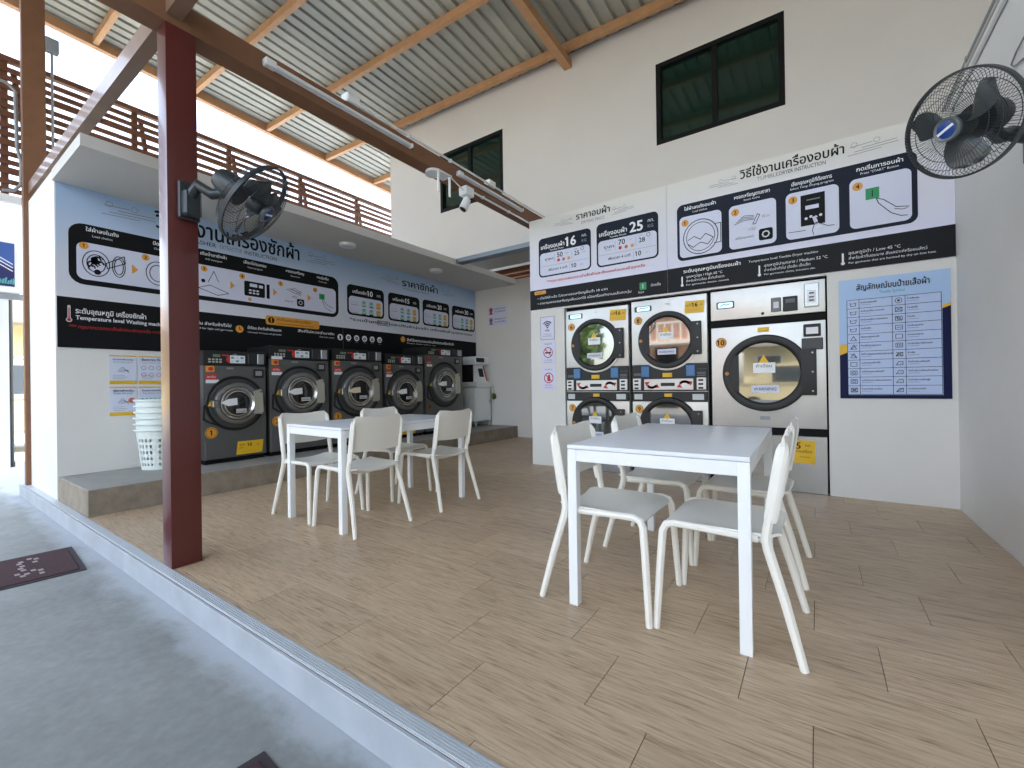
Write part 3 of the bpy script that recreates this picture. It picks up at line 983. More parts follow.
def make_stack(x0, x1, top, nums, label):
    w = x1 - x0; hw = w / 2
    t = thing('stacked_dryer', label, 'dryer', ((x0 + x1) / 2, 4.79, 0.001), -PI / 2, 'stacked tumble dryers')
    obj('body', box(NB(), -0.068, -0.012, -hw, hw, 0, top, 0.004), SILVER, t)
    obj('upper_front', box(NB(), -0.012, 0, -hw + 0.004, hw - 0.004, 1.222, top, 0.006, 2), SILVER, t)
    obj('lower_front', box(NB(), -0.012, 0, -hw + 0.004, hw - 0.004, 0.215, 0.815, 0.006, 2), SILVER, t)
    obj('base_panel', box(NB(), -0.012, 0, -hw + 0.004, hw - 0.004, 0.0, 0.205, 0.004), mat('base_grey', '9b9da3', 0.35, 0.5), t)
    P = Print(t, 0.001); P.rect(-hw * 0.55, 0.10, -hw * 0.32, 0.13, BLACK, 1); P.done()
    for zc, zz0, nm in ((1.478, 1.222, nums[0]), (0.560, 0.215, nums[1])):
        dryer_door(t, 'door', -0.005, zc, 0.305, 0.345, 0.17)
    # round shoulder under the upper door hangs over the control panel
    cp = obj('control_panel', box(NB(), -0.012, 0.010, -hw + 0.004, hw - 0.004, 0.932, 1.218, 0.005), BLACK, t)
    b = NB(); lathe_x(b, [(0.325, 0.0), (0.325, 0.014), (0.30, 0.016)], (0, -0.005, 1.478), 60); obj('door_collar', b, SILVER, t)
    for s in (-1, 1):
        u = s * 0.235
        obj('display', box(NB(), 0.010, 0.028, u - 0.05, u + 0.042, 1.085, 1.205, 0.006), BLUEP, cp)
    obj('centre_strip', box(NB(), 0.010, 0.016, -0.255, 0.255, 0.945, 1.062, 0.003), mat('strip_silver', 'd2d2d0', 0.35, 0.3), cp)
    P = Print(cp, 0.0165)
    for s in (-1, 1):
        # curved red arrows
        u = s * 0.17
        P.ring(u, 1.0, 0.045, 0.026, RED, 1, ry=0.03, a0=20 if s > 0 else 200, a1=160 if s > 0 else 340, n=12)
        P.poly([(u + s * 0.02, 1.035), (u + s * 0.08, 1.03), (u + s * 0.06, 0.985)], RED, 1)
        P.poly([(u - s * 0.02, 0.965), (u - s * 0.08, 0.97), (u - s * 0.055, 1.01)], RED, 1)
    P.rect(-0.075, 0.985, 0.07, 1.02, BLACK, 1)
    P.rect(-0.055, 1.08, 0.045, 1.125, YELLOW, 1)
    P.rect(-hw * 0.93, 1.10, -hw * 0.72, 1.13, mat('print_dim', '5a5c62', 0.5), 1)
    P.text('PROGRAM', hw * 0.98, 1.15, mat('print_dim', '5a5c62', 0.5), h=0.014, al='r', lv=1)
    for q in range(3):
        P.rect(hw * 0.74, 1.12 - q * 0.016, hw * 0.95, 1.126 - q * 0.016, INKG, 1)
    P.done()
    for s in (-1, 1):
        u = s * hw * 0.845
        cu = obj('coin_unit', box(NB(), 0.010, 0.022, u - 0.045, u + 0.045, 0.945, 1.07, 0.003), mat('coin_white', 'd6d8da', 0.3, 0.2), cp)
        b = NB()
        for q in (0.965, 1.005, 1.045):
            box(b, 0.022, 0.0235, u - 0.028, u + 0.018, q - 0.012, q + 0.008)
        obj('coin_slots', b, BLACK, cu, smooth=False)
    lp = obj('lower_panel', box(NB(), -0.012, 0.010, -hw + 0.004, hw - 0.004, 0.820, 0.924, 0.004), BLACK, t)
    P = Print(lp, 0.0105)
    P.rect(-hw * 0.93, 0.84, -hw * 0.70, 0.90, mat('print_pale', 'c7cacd', 0.4), 1); P.rect(hw * 0.62, 0.84, hw * 0.90, 0.90, mat('print_pale', 'c7cacd', 0.4), 1)
    P.rect(-0.04, 0.87, 0.04, 0.905, YELLOW, 1)
    P.done()
    P = Print(t, 0.0008)
    badge(P, -hw * 0.80, 1.71, nums[0]); badge(P, -hw * 0.80, 0.735, nums[1])
    P.rrect(-hw * 0.90, 1.805, -hw * 0.42, 1.865, 0.012, mat('badge_frame', '3a3f45', 0.4), 1, 'maker_badge')
    P.rrect(-hw * 0.83, 1.812, -hw * 0.47, 1.858, 0.01, CYANL, 2, 'maker_badge')
    P.line([(-hw * 0.76, 1.828), (-hw * 0.72, 1.845), (-hw * 0.62, 1.84), (-hw * 0.52, 1.846)], 0.008, mat('badge_ink', '4a6a80', 0.4), 3, name='maker_badge')
    P.rect(-0.02, 1.85, 0.03, 1.875, WHITEI, 1)
    u = hw * 0.44
    P.poly([(u, 1.74), (u + 0.19, 1.735), (u + 0.20, 1.86), (u + 0.01, 1.865)], YELLOW, 6)
    P.text('อบได้', u + 0.015, 1.81, INK, h=0.022, lv=7); P.text('16', u + 0.085, 1.80, INK, h=0.045, lv=7, bold=True); P.text('กก.', u + 0.155, 1.81, INK, h=0.016, lv=7)
    P.rect(u + 0.03, 1.765, u + 0.16, 1.769, ORANGE, 7)
    P.done()
    return t
make_stack(-2.512, -1.722, 1.905, (6, 7), 'silver stacked dryer pair nearest the small wifi sign')
make_stack(-1.690, -0.900, 1.925, (8, 9), 'silver stacked dryer pair in the middle, beside the large single dryer')

def make_big():
    x0, x1 = -0.868, 0.080
    hw = (x1 - x0) / 2
    t = thing('tumble_dryer', 'large silver tumble dryer numbered 10, beside the symbol poster', 'dryer', ((x0 + x1) / 2, 4.79, 0.001), -PI / 2)
    obj('body', box(NB(), -0.068, -0.014, -hw, hw, 0, 1.925), BLACKM, t, smooth=False)
    hd = obj('header_panel', box(NB(), -0.014, 0.006, -hw + 0.004, hw - 0.004, 1.635, 1.925, 0.005, 2), SILVER, t)
    fr = obj('front_panel', box(NB(), -0.014, 0.004, -hw + 0.004, hw - 0.004, 0.585, 1.560, 0.006, 2), SILVER, t)
    obj('base_panel', box(NB(), -0.014, 0.0, -hw + 0.004, hw - 0.004, 0.0, 0.515, 0.004), mat('base_silver', 'b4b4b4', 0.25, 0.7, noise=0.06, nscale=3), t)
    dryer_door(t, 'door', -0.005, 1.10, 0.362, 0.405, 0.21)
    obj('coin_unit', box(NB(), 0.006, 0.03, 0.315, 0.425, 1.685, 1.895, 0.004), mat('coin_steel', 'a7aaab', 0.3, 0.7), hd)
    obj('reader', box(NB(), 0.006, 0.026, 0.055, 0.135, 1.67, 1.80, 0.004), mat('reader_grey', '60656a', 0.35), hd)
    obj('keypad', box(NB(), 0.006, 0.022, 0.150, 0.265, 1.665, 1.80, 0.004), BLACK, hd)
    dsp = obj('display', box(NB(), 0.004, 0.03, 0.305, 0.435, 1.42, 1.53, 0.005), BLACK, fr)
    obj('display_card', box(NB(), 0.004, 0.02, 0.29, 0.45, 1.30, 1.405, 0.004), mat('coin_dark', '2b2e33', 0.3, 0.3), fr)
    P = Print(t, 0.0305)
    P.rect(0.325, 1.44, 0.415, 1.50, PAPER, 1); P.rect(0.340, 1.72, 0.40, 1.83, WHITEI, 1)
    for q in (1.735, 1.765, 1.80): P.rect(0.352, q, 0.388, q + 0.012, BLACK, 2)
    P.rect(0.075, 1.70, 0.118, 1.76, mat('print_pale', 'c7cacd', 0.4), 0.2)
    P.rect(0.17, 1.735, 0.245, 1.775, mat('print_dim', '5a5c62', 0.5), 0.2)
    P.done()
    P = Print(t, 0.0065)
    badge(P, -hw * 0.80, 1.41, 10, 0.05)
    P.rrect(-hw * 0.88, 1.745, -hw * 0.54, 1.815, 0.012, mat('badge_frame', '3a3f45', 0.4), 1, 'maker_badge')
    P.rrect(-hw * 0.85, 1.755, -hw * 0.57, 1.805, 0.012, CYANL, 2, 'maker_badge')
    P.line([(-hw * 0.80, 1.77), (-hw * 0.75, 1.79), (-hw * 0.68, 1.782), (-hw * 0.62, 1.79)], 0.009, mat('badge_ink', '4a6a80', 0.4), 3, name='maker_badge')
    P.rect(-0.06, 1.49, 0.035, 1.535, YELLOW, 1)
    P.rrect(-0.05, 0.655, 0.035, 0.69, 0.01, GREYP, 1)
    P.disc(-0.015, 1.665, 0.014, BLACK, 1)
    P.done()
    # yellow capacity card stuck on the base
    P = Print(t, 0.003)
    P.poly([(0.165, 0.275), (0.375, 0.265), (0.385, 0.475), (0.172, 0.48)], YELLOW, 1)
    P.text('25', 0.195, 0.40, INK, h=0.06, lv=2, bold=True); P.text('กก.', 0.305, 0.42, INK, h=0.025, lv=2)
    P.text('ต่อเครื่อง', 0.235, 0.365, INK, w=0.12, lv=2); P.rect(0.26, 0.325, 0.34, 0.328, INK, 2)
    P.done()
make_big()

# ================================================================== banners
def board(name, label, cat, loc, rz, w, h, m, th=0.006):
    t = thing(name, label, cat, loc, rz)
    obj('board', box(NB(), 0.0, th, 0, w, 0, h), m, t, smooth=False)
    return t, Print(t, th)

def wind_doodle(P, u, v, k=1.0, flip=1, m=INKG):
    for i, (a, c) in enumerate(((0, 0.30), (0.06, 0.38), (0.13, 0.30), (0.02, 0.2))):
        P.line([(u + flip * a * k, v + 0.03 * i * k), (u + flip * (a + c) * k, v + (0.03 * i + 0.012) * k)], 0.006 * k, m, 2)
    for s in (0.06, 0.26):
        P.ring(u + flip * s * k, v + 0.11 * k, 0.028 * k, 0.004 * k, m, 2, n=8)

def nbadge(P, u, v, n, r):
    P.disc(u, v, r, ORANGE, 4); P.text(str(n), u, v - r * 0.5, INK, h=r * 1.05, lv=5, bold=True, al='c')

def arrow(P, u, v, s):
    P.poly([(u - s * 0.5, v - s), (u + s * 0.5, v), (u - s * 0.5, v + s)], ORANGE, 4)

# ---- washer banner, left sheet: u = world y - 0.945, v = world z - 1.44
SKYM = gradient_mat('banner_sky', 0.0, 1.58, [(0.30, 'd8d9e4'), (0.55, 'cfd5e3'), (0.80, 'b3c6e0'), (1.0, '9db8d9')])
t, P = board('instruction_banner', 'blue washer instruction banner with four-language steps on the washer wall', 'banner', (-5.856, 0.948, 1.44), 0, 3.03, 1.578, SKYM)
t['label'] = 'long blue washer instruction banner on the wall above washers 1 to 3'
U = lambda y: y - 0.948
V = lambda z: z - 1.44
P.rect(0, 0, 3.03, V(1.923), INK, 1, 'charcoal_band')
P.text('วิธีใช้งานเครื่องซักผ้า', U(1.70), V(2.785), INK, w=1.61, h=0.185, bold=0.02)
P.text('WASHER', U(1.99), V(2.705), INK, w=0.30, h=0.05); P.text('EXTRACTOR', U(2.33), V(2.705), INKG, w=0.245, h=0.05); P.text('INSTRUCTION', U(2.605), V(2.705), INK, w=0.395, h=0.05)
wind_doodle(P, U(1.27), V(2.80), 1.0); wind_doodle(P, U(3.42), V(2.80), 1.0)
P.rrect(U(1.03), V(2.06), U(3.91), V(2.655), 0.11, INK, 1)
P.rrect(U(1.085), V(2.112), U(3.865), V(2.475), 0.06, LILAC, 2)
heads = [(1.276, 'ใส่ผ้าลงในถัง', 'Load clothes'), (1.76, 'ปิดประตู', 'Close door'), (2.262, 'เติมน้ำยาซักผ้า', 'Add detergent'), (2.728, 'เลือกโปรแกรม', 'Select program'), (3.25, 'หยอดเหรียญ', 'Insert coin'), (3.66, 'กดปุ่มเริ่ม', 'Press start')]
for y, a, c in heads:
    P.text(a, U(y), V(2.59), WHITEI, h=0.036, al='c', bold=0.02); P.text(c, U(y), V(2.54), WHITEI, h=0.022, al='c')
for i, (y, z) in enumerate(((1.138, 2.441), (1.617, 2.435), (2.16, 2.43), (2.572, 2.422), (3.049, 2.416), (3.538, 2.416))):
    nbadge(P, U(y), V(z), i + 1, 0.034)
for y in (1.528, 1.98, 2.462, 2.975, 3.45):
    arrow(P, U(y), V(2.288), 0.05)
# line drawings: drum with laundry, open door, closed door, drawer, panel, hand with coin, button
for y, r in ((1.227, 0.125), (1.72, 0.125)):
    P.ring(U(y), V(2.283), r * 0.80, 0.008, INK, 3, ry=r); P.ring(U(y), V(2.283), r * 0.55, 0.008, INK, 3, ry=r * 0.70)
for q in range(9):
    a = q * 0.7
    P.ring(U(1.227 + 0.035 * math.cos(a)), V(2.285 + 0.05 * math.sin(a * 1.7)), 0.018 + 0.006 * (q % 3), 0.012, INK, 4, n=7, a1=240)
P.disc(U(1.215), V(2.30), 0.03, INK, 4); P.disc(U(1.235), V(2.20), 0.026, INK, 4)
P.ring(U(1.398), V(2.285), 0.05, 0.008, INK, 3, ry=0.105); P.ring(U(1.398), V(2.285), 0.035, 0.008, INK, 3, ry=0.08)
P.line([(U(1.30), V(2.30)), (U(1.44), V(2.40)), (U(1.45), V(2.33)), (U(1.31), V(2.25))], 0.008, INK, 4, closed=True)
P.line([(U(2.10), V(2.20)), (U(2.22), V(2.25)), (U(2.42), V(2.18)), (U(2.30), V(2.14))], 0.007, INK, 3, closed=True)
P.line([(U(2.20), V(2.28)), (U(2.26), V(2.42)), (U(2.31), V(2.30))], 0.007, INK, 3); P.disc(U(2.15), V(2.29), 0.022, INK, 3)
P.rrect(U(2.595), V(2.19), U(2.845), V(2.375), 0.02, INK, 3); P.rect(U(2.865), V(2.19), U(2.905), V(2.375), INK, 3)
for i in range(3):
    for j in range(2): P.rect(U(2.65 + i * 0.045), V(2.22 + j * 0.035), U(2.65 + i * 0.045 + 0.03), V(2.24 + j * 0.035), LILAC, 4)
P.rect(U(2.66), V(2.31), U(2.75), V(2.35), LILAC, 4); P.rect(U(2.77), V(2.31), U(2.82), V(2.345), LILAC, 4)
P.disc(U(2.66), V(2.15), 0.022, ORANGE, 4)
for k in range(4): P.line([(U(3.13 + 0.03 * k), V(2.36 + 0.01 * k)), (U(3.20 + 0.04 * k), V(2.33 + 0.02 * (k % 2))), (U(3.33), V(2.30 + 0.02 * k))], 0.006, INK, 3)
P.text('หรือ', U(3.24), V(2.255), INK, h=0.03, al='c'); P.rrect(U(3.27), V(2.15), U(3.375), V(2.25), 0.02, INK, 3); P.ring(U(3.322), V(2.20), 0.025, 0.01, LILAC, 4, n=10)
P.text('พร้อมเพย์', U(3.10), V(2.19), INK, h=0.022)
P.rect(U(3.60), V(2.295), U(3.685), V(2.375), GREEN, 3); P.rect(U(3.638), V(2.315), U(3.648), V(2.355), INK, 4)
P.line([(U(3.64), V(2.29)), (U(3.70), V(2.18)), (U(3.79), V(2.14))], 0.007, INK, 3); P.line([(U(3.665), V(2.285)), (U(3.73), V(2.22)), (U(3.82), V(2.19))], 0.007, INK, 3)
# charcoal band
P.rrect(U(1.018), V(1.70), U(1.04), V(1.845), 0.011, mat('print_pale', 'c7cacd', 0.4), 3); P.disc(U(1.029), V(1.705), 0.022, mat('print_pale', 'c7cacd', 0.4), 3)
P.rect(U(1.025), V(1.70), U(1.033), V(1.82), RED, 4); P.disc(U(1.029), V(1.705), 0.014, RED, 4)
P.text('ระดับอุณหภูมิ เครื่องซักผ้า', U(1.075), V(1.775), WHITEI, w=0.54, h=0.05, bold=0.02)
P.text('Temperature level Washing machine', U(1.075), V(1.715), WHITEI, w=0.72, h=0.04, bold=0.02)
P.text('*** กรุณาตรวจสอบเสื้อผ้าก่อนซักทุกครั้ง ทางร้านไม่รับผิดชอบ', U(1.03), V(1.63), RED, w=0.95, h=0.032)
P.text('น้ำเย็น สำหรับผ้าทั่วไป', U(2.02), V(1.775), WHITEI, w=0.42, h=0.034, bold=0.02); P.text('cold for light soil garments', U(2.06), V(1.725), WHITEI, w=0.40, h=0.022)
P.disc(U(2.535), V(1.762), 0.045, ORANGE, 3); P.line([(U(2.535), V(1.79)), (U(2.535), V(1.76)), (U(2.555), V(1.755))], 0.01, INK, 4)
P.text('น้ำร้อน สำหรับผ้าเปื้อนมาก', U(2.63), V(1.775), WHITEI, w=0.42, h=0.034, bold=0.02); P.text('Hot water for heavy soil garments', U(2.63), V(1.725), WHITEI, w=0.42, h=0.022)
P.rrect(U(2.85), V(1.855), U(3.595), V(1.975), 0.03, ORANGE, 4)
P.disc(U(2.92), V(1.915), 0.042, INK, 5); P.rect(U(2.914), V(1.90), U(2.926), V(1.945), ORANGE, 6); P.disc(U(2.92), V(1.888), 0.007, ORANGE, 6)
P.text('คำเตือนก่อนใช้งานเครื่อง', U(2.99), V(1.918), INK, w=0.48, h=0.035, lv=5); P.text('กรุณาตรวจสอบสิ่งของในกระเป๋าเสื้อผ้า', U(2.99), V(1.875), INK, w=0.52, h=0.018, lv=5)
P.text('สิ่งที่ไม่ควรนำมาซัก', U(3.28), V(1.795), WHITEI, w=0.55, h=0.034, bold=0.02); P.text('Do not wash', U(3.60), V(1.745), WHITEI, w=0.23, h=0.022)
P.disc(U(3.93), V(1.775), 0.047, WHITEI, 3); P.rect(U(3.915), V(1.745), U(3.945), V(1.80), INK, 4)
P.done()

# ---- washer banner, right sheet
t, P = board('price_banner', 'blue washing price banner with four price boxes above washers 4 and 5', 'banner', (-5.856, 3.979, 1.44), 0, 3.145, 1.578, SKYM)
U = lambda y: y - 3.983
P.rect(0, 0, 3.145, V(1.923), INK, 1, 'charcoal_band')
P.text('ราคาซักผ้า', U(5.15), V(2.765), INK, w=0.86, h=0.12, bold=0.02); P.text('WASHING PRICE', U(5.16), V(2.70), INKG, w=0.62, h=0.04)
wind_doodle(P, U(5.08), V(2.77), 0.9, -1); wind_doodle(P, U(6.1), V(2.76), 0.9)
for x0, x1, kg in ((4.06, 4.755, '10'), (4.84, 5.545, '15'), (5.62, 6.32, '20'), (6.40, 7.095, '30')):
    P.rrect(U(x0), V(2.135), U(x1), V(2.605), 0.07, INK, 2); P.rrect(U(x0 + 0.03), V(2.165), U(x1 - 0.03), V(2.43), 0.06, LILAC, 3)
    P.text('เครื่องซัก', U(x0 + 0.10), V(2.48), WHITEI, w=0.25, h=0.05, bold=0.02); P.text(kg, U(x0 + 0.38), V(2.47), WHITEI, h=0.085, bold=0.03); P.text('กก', U(x0 + 0.55), V(2.48), WHITEI, h=0.05)
    for j in range(2):
        z = 2.32 - j * 0.12
        P.text('น้ำเย็น' if j == 0 else 'น้ำร้อน', U(x0 + 0.07), V(z), INKG, w=0.14, h=0.035); P.rect(U(x0 + 0.07), V(z - 0.025), U(x0 + 0.20), V(z - 0.018), INKG, 4)
        for i, mm in enumerate((TEAL, TEAL, ORANGE)):
            u = U(x0 + 0.30 + i * 0.14)
            P.rrect(u - 0.045, V(z - 0.035), u + 0.045, V(z + 0.06), 0.02, mat('print_mist', 'a9c6c8', 0.5) if i < 2 else mat('print_amber', 'd9b25a', 0.5), 4)
            P.disc(u, V(z + 0.035), 0.022, mm, 5); P.rect(u - 0.035, V(z - 0.035), u + 0.035, V(z - 0.02), GREEN if i != 1 else INK, 5)
P.text('*รวมน้ำยาซักผ้าและปรับผ้านุ่มแล้ว เครื่องซักผ้าอุตสาหกรรม', U(4.10), V(2.05), INK, w=2.9, h=0.04, bold=True); P.line([(U(4.62), V(2.035)), (U(4.86), V(2.035)), (U(4.86), V(2.10)), (U(4.62), V(2.10))], 0.008, INK, 4, closed=True)
for k in range(5):
    P.disc(U(4.075 + 0.145 * k), V(1.780 + 0.002 * k), 0.047, WHITEI, 3)
    u, v = U(4.075 + 0.145 * k), V(1.780)
    [P.rect(u - 0.03, v - 0.015, u + 0.03, v + 0.015, INK, 4), P.ring(u, v, 0.02, 0.012, INK, 4, n=8), P.line([(u - 0.02, v - 0.02), (u + 0.02, v + 0.025)], 0.014, INK, 4), P.line([(u - 0.02, v + 0.025), (u + 0.015, v - 0.02)], 0.012, INK, 4), P.rect(u - 0.008, v - 0.025, u + 0.012, v + 0.025, INK, 4)][k] if False else P.ring(u, v, 0.018, 0.014, INK, 4, n=6 + k)
    P.rect(u - 0.03, V(1.716), u + 0.03, V(1.722), INKG, 3)
P.disc(U(5.148), V(1.837), 0.05, ORANGE, 3); P.text('สิ่งที่ต้องตรวจสอบก่อนใช้บริการเครื่องซักผ้า', U(5.24), V(1.815), WHITEI, w=1.2, h=0.045, bold=0.02); P.text('Please check before use', U(5.24), V(1.77), WHITEI, w=0.7, h=0.022)
P.done()

# ---- dryer banners: u = world x - x0, v = world z - 1.975
PALE = gradient_mat('banner_pale', 0.0, 1.145, [(0.2, 'dcdcf0'), (0.6, 'dcdbe4'), (0.95, 'd8d5cd')])
t, P = board('price_banner', 'pale drying price banner with boxes reading 16 and 25', 'banner', (-3.010, 4.786, 1.975), -PI / 2, 1.725, 1.145, PALE)
U = lambda x: x + 3.010
V = lambda z: z - 1.975
P.rect(0, 0, 1.725, V(2.224), BAND, 1, 'charcoal_band')
P.text('ราคาอบผ้า', U(-2.343), V(2.995), INK, w=0.425, h=0.075, bold=0.02); P.text('DRYING PRICE', U(-2.275), V(2.93), INKG, w=0.29, h=0.036)
wind_doodle(P, U(-2.38), V(2.965), 0.6, -1); wind_doodle(P, U(-1.90), V(2.95), 0.6)
for x0, x1, z1, kg, pr, mn, inc in ((-2.874, -2.156, 2.862, '16', '50', '25', '10'), (-2.085, -1.372, 2.875, '25', '70', '28', '10')):
    z0 = 2.372
    P.rrect(U(x0), V(z0), U(x1), V(z1), 0.055, NAVY, 2); P.rrect(U(x0 + 0.018), V(z0 + 0.018), U(x1 - 0.018), V(2.672), 0.045, LILAC, 3)
    P.text('เครื่องอบผ้า', U(x0 + 0.035), V(2.725), WHITEI, w=0.33, h=0.052, bold=0.02); P.text('Tumble Dryer', U(x0 + 0.16), V(2.690), WHITEI, w=0.20, h=0.022)
    P.text(kg, U(x0 + 0.40), V(2.705), WHITEI, h=0.115, bold=0.03); P.text('กก.', U(x0 + 0.60), V(2.775), WHITEI, h=0.038); P.text('KG', U(x0 + 0.60), V(2.715), mat('print_dimw', '8d93a2', 0.5), h=0.035)
    P.text('ราคา', U(x0 + 0.09), V(2.575), INK, w=0.12, h=0.035, bold=True); P.text('Price', U(x0 + 0.11), V(2.545), INKG, w=0.07)
    P.text(pr, U(x0 + 0.265), V(2.592), INK, h=0.060, bold=True); P.text('บาท', U(x0 + 0.375), V(2.615), INK, h=0.022)
    for i, mm in enumerate((RED, mat('print_coral', 'cf6b4a', 0.5), ORANGE)): P.disc(U(x0 + 0.285 + 0.07 * i), V(2.555), 0.020, mm, 5)
    P.text('เวลา', U(x0 + 0.50), V(2.635), INK, h=0.022); P.ring(U(x0 + 0.605), V(2.64), 0.02, 0.005, INK, 4, n=12); P.text(mn, U(x0 + 0.50), V(2.573), INK, h=0.052, bold=True); P.text('นาที', U(x0 + 0.60), V(2.585), INK, h=0.02)
    P.rect(U(x0 + 0.03), V(2.505), U(x1 - 0.03), V(2.508), INKG, 4); P.rect(U(x0 + 0.225), V(2.54), U(x0 + 0.228), V(2.645), INKG, 4); P.rect(U(x0 + 0.465), V(2.54), U(x0 + 0.468), V(2.645), INKG, 4)
    P.text('เพิ่มเวลา 4 นาที', U(x0 + 0.14), V(2.44), INK, w=0.26, h=0.03, bold=True); P.rect(U(x0 + 0.435), V(2.41), U(x0 + 0.438), V(2.49), INKG, 4); P.text(inc, U(x0 + 0.465), V(2.43), INK, h=0.054, bold=True); P.text('บาท', U(x0 + 0.57), V(2.445), INK, h=0.02)
P.text('**กรุณาตรวจสอบกระเป๋าเสื้อผ้าและสิ่งของก่อนอบผ้าทุกครั้ง', U(-2.76), V(2.298), RED, w=1.24, h=0.03, bold=True)
P.rrect(U(-2.945), V(2.163), U(-2.775), V(2.208), 0.015, ORANGE, 3); P.text('คำแนะนำ', U(-2.925), V(2.175), INK, h=0.02, lv=4)
P.text('• เมื่อใส่ผ้าแล้ว โปรดหยอดเหรียญขั้นต่ำ 10 บาท', U(-2.90), V(2.10), WHITEI, w=0.94, h=0.028); P.text('• สามารถหยอดเหรียญเพิ่มเวลาได้ เมื่อเครื่องทำงานแล้วกดปุ่ม', U(-2.90), V(2.035), WHITEI, w=1.22, h=0.028)
P.rrect(U(-1.585), V(2.045), U(-1.51), V(2.125), 0.006, GREEN, 3); P.rect(U(-1.551), V(2.06), U(-1.545), V(2.11), WHITEI, 4); P.text('Start', U(-1.60), V(2.012), WHITEI, h=0.024); P.text('อีกครั้ง', U(-1.46), V(2.07), WHITEI, h=0.028)
P.done()
t, P = board('instruction_banner', 'pale dryer instruction banner with four numbered step pictures', 'banner', (-1.282, 4.786, 1.975), -PI / 2, 2.190, 1.145, PALE)
U = lambda x: x + 1.282
P.rect(0, 0, 2.190, V(2.226), BAND, 1, 'charcoal_band')
P.text('วิธีใช้งานเครื่องอบผ้า', U(-0.585), V(2.99), INK, w=0.81, h=0.085, bold=0.02)
P.text('TUMBLE', U(-0.44), V(2.935), INKG, h=0.036); P.text('DRYER INSTRUCTION', U(-0.255), V(2.935), INK, w=0.35, h=0.036)
wind_doodle(P, U(-0.60), V(2.955), 0.6, -1); wind_doodle(P, U(0.25), V(2.955), 0.75)
P.rrect(U(-1.178), V(2.288), U(0.693), V(2.872), 0.06, NAVY, 2)
sq = [(-1.153, -0.752), (-0.684, -0.286), (-0.209, 0.184), (0.258, 0.657)]
hd_ = [('ใส่ผ้าลงถังอบผ้า', 'Load clothes'), ('หยอดเหรียญตามราคา', 'Insert Coins'), ('เลือกอุณหภูมิที่ต้องการ', 'Select Temp Drying program'), ('กดเริ่มการอบผ้า', 'Press "START" Button')]
for i, (a, c) in enumerate(sq):
    P.rrect(U(a), V(2.318), U(c), V(2.742), 0.045, LILAC, 3)
    P.text(hd_[i][0], U((a + c) / 2), V(2.805), WHITEI, w=0.30, h=0.034, al='c', bold=0.02); P.text(hd_[i][1], U((a + c) / 2), V(2.77), WHITEI, h=0.02, al='c')
    nbadge(P, U(a + 0.055), V(2.675), i + 1, 0.036)
c = U(-0.95)
P.ring(c, V(2.51), 0.165, 0.008, INK, 4, ry=0.175); P.ring(c, V(2.51), 0.135, 0.006, INK, 4, ry=0.145); P.line([(c + 0.13, V(2.42)), (c + 0.19, V(2.42)), (c + 0.19, V(2.61)), (c + 0.13, V(2.61))], 0.007, INK, 4)
P.line([(c - 0.12, V(2.49)), (c - 0.06, V(2.52)), (c, V(2.48)), (c + 0.05, V(2.53)), (c + 0.12, V(2.48)), (c + 0.07, V(2.42)), (c, V(2.45)), (c - 0.07, V(2.41)), (c - 0.12, V(2.45))], 0.007, INK, 4)
for k in range(4): P.line([(U(-0.64 + 0.02 * k), V(2.555 + 0.018 * k)), (U(-0.55), V(2.58 + 0.015 * k)), (U(-0.47), V(2.575 + 0.012 * k))], 0.005, INK, 4)
P.line([(U(-0.48), V(2.53)), (U(-0.44), V(2.62)), (U(-0.42), V(2.61)), (U(-0.455), V(2.53))], 0.006, INK, 4, closed=True); P.text('10 บ.', U(-0.40), V(2.575), INK, h=0.026)
P.text('หรือ', U(-0.485), V(2.475), INK, h=0.03, al='c'); P.text('พร้อมเพย์', U(-0.63), V(2.405), INK, w=0.16, h=0.028); P.rrect(U(-0.43), V(2.36), U(-0.315), V(2.47), 0.02, INK, 4); P.ring(U(-0.372), V(2.415), 0.028, 0.012, WHITEI, 5, n=8)
P.rect(U(-0.095), V(2.42), U(0.085), V(2.70), INK, 4)
P.rect(U(-0.06), V(2.565), U(0.04), V(2.60), LILAC, 5); P.rect(U(-0.05), V(2.645), U(0.05), V(2.655), INKG, 5)
for k in range(4): P.disc(U(-0.055 + 0.036 * k), V(2.485 + (k % 2) * 0.012), 0.012, LILAC, 5)
P.line([(U(0.005), V(2.485)), (U(0.02), V(2.43)), (U(0.06), V(2.36))], 0.03, LILAC, 6); P.line([(U(-0.01), V(2.48)), (U(0.005), V(2.42)), (U(-0.01), V(2.37)), (U(0.0), V(2.33))], 0.005, INK, 7); P.line([(U(0.02), V(2.48)), (U(0.05), V(2.42)), (U(0.10), V(2.39)), (U(0.15), V(2.385))], 0.005, INK, 7)
P.line([(U(-0.19), V(2.385)), (U(-0.06), V(2.38))], 0.005, INK, 4)
P.rect(U(0.365), V(2.545), U(0.455), V(2.64), GREEN, 4); P.rect(U(0.407), V(2.565), U(0.413), V(2.62), INK, 5)
P.line([(U(0.435), V(2.545)), (U(0.45), V(2.50)), (U(0.53), V(2.40)), (U(0.59), V(2.365)), (U(0.63), V(2.36))], 0.006, INK, 4); P.line([(U(0.435), V(2.545)), (U(0.48), V(2.525)), (U(0.56), V(2.445)), (U(0.64), V(2.43))], 0.006, INK, 4); P.line([(U(0.55), V(2.43)), (U(0.60), V(2.415)), (U(0.63), V(2.42))], 0.005, INK, 4)
P.text('ระดับอุณหภูมิเครื่องอบผ้า', U(-1.12), V(2.16), WHITEI, w=0.53, h=0.034, bold=0.02); P.text('Temperature level Tumble Dryer machine', U(-0.52), V(2.165), WHITEI, w=0.55, h=0.022)
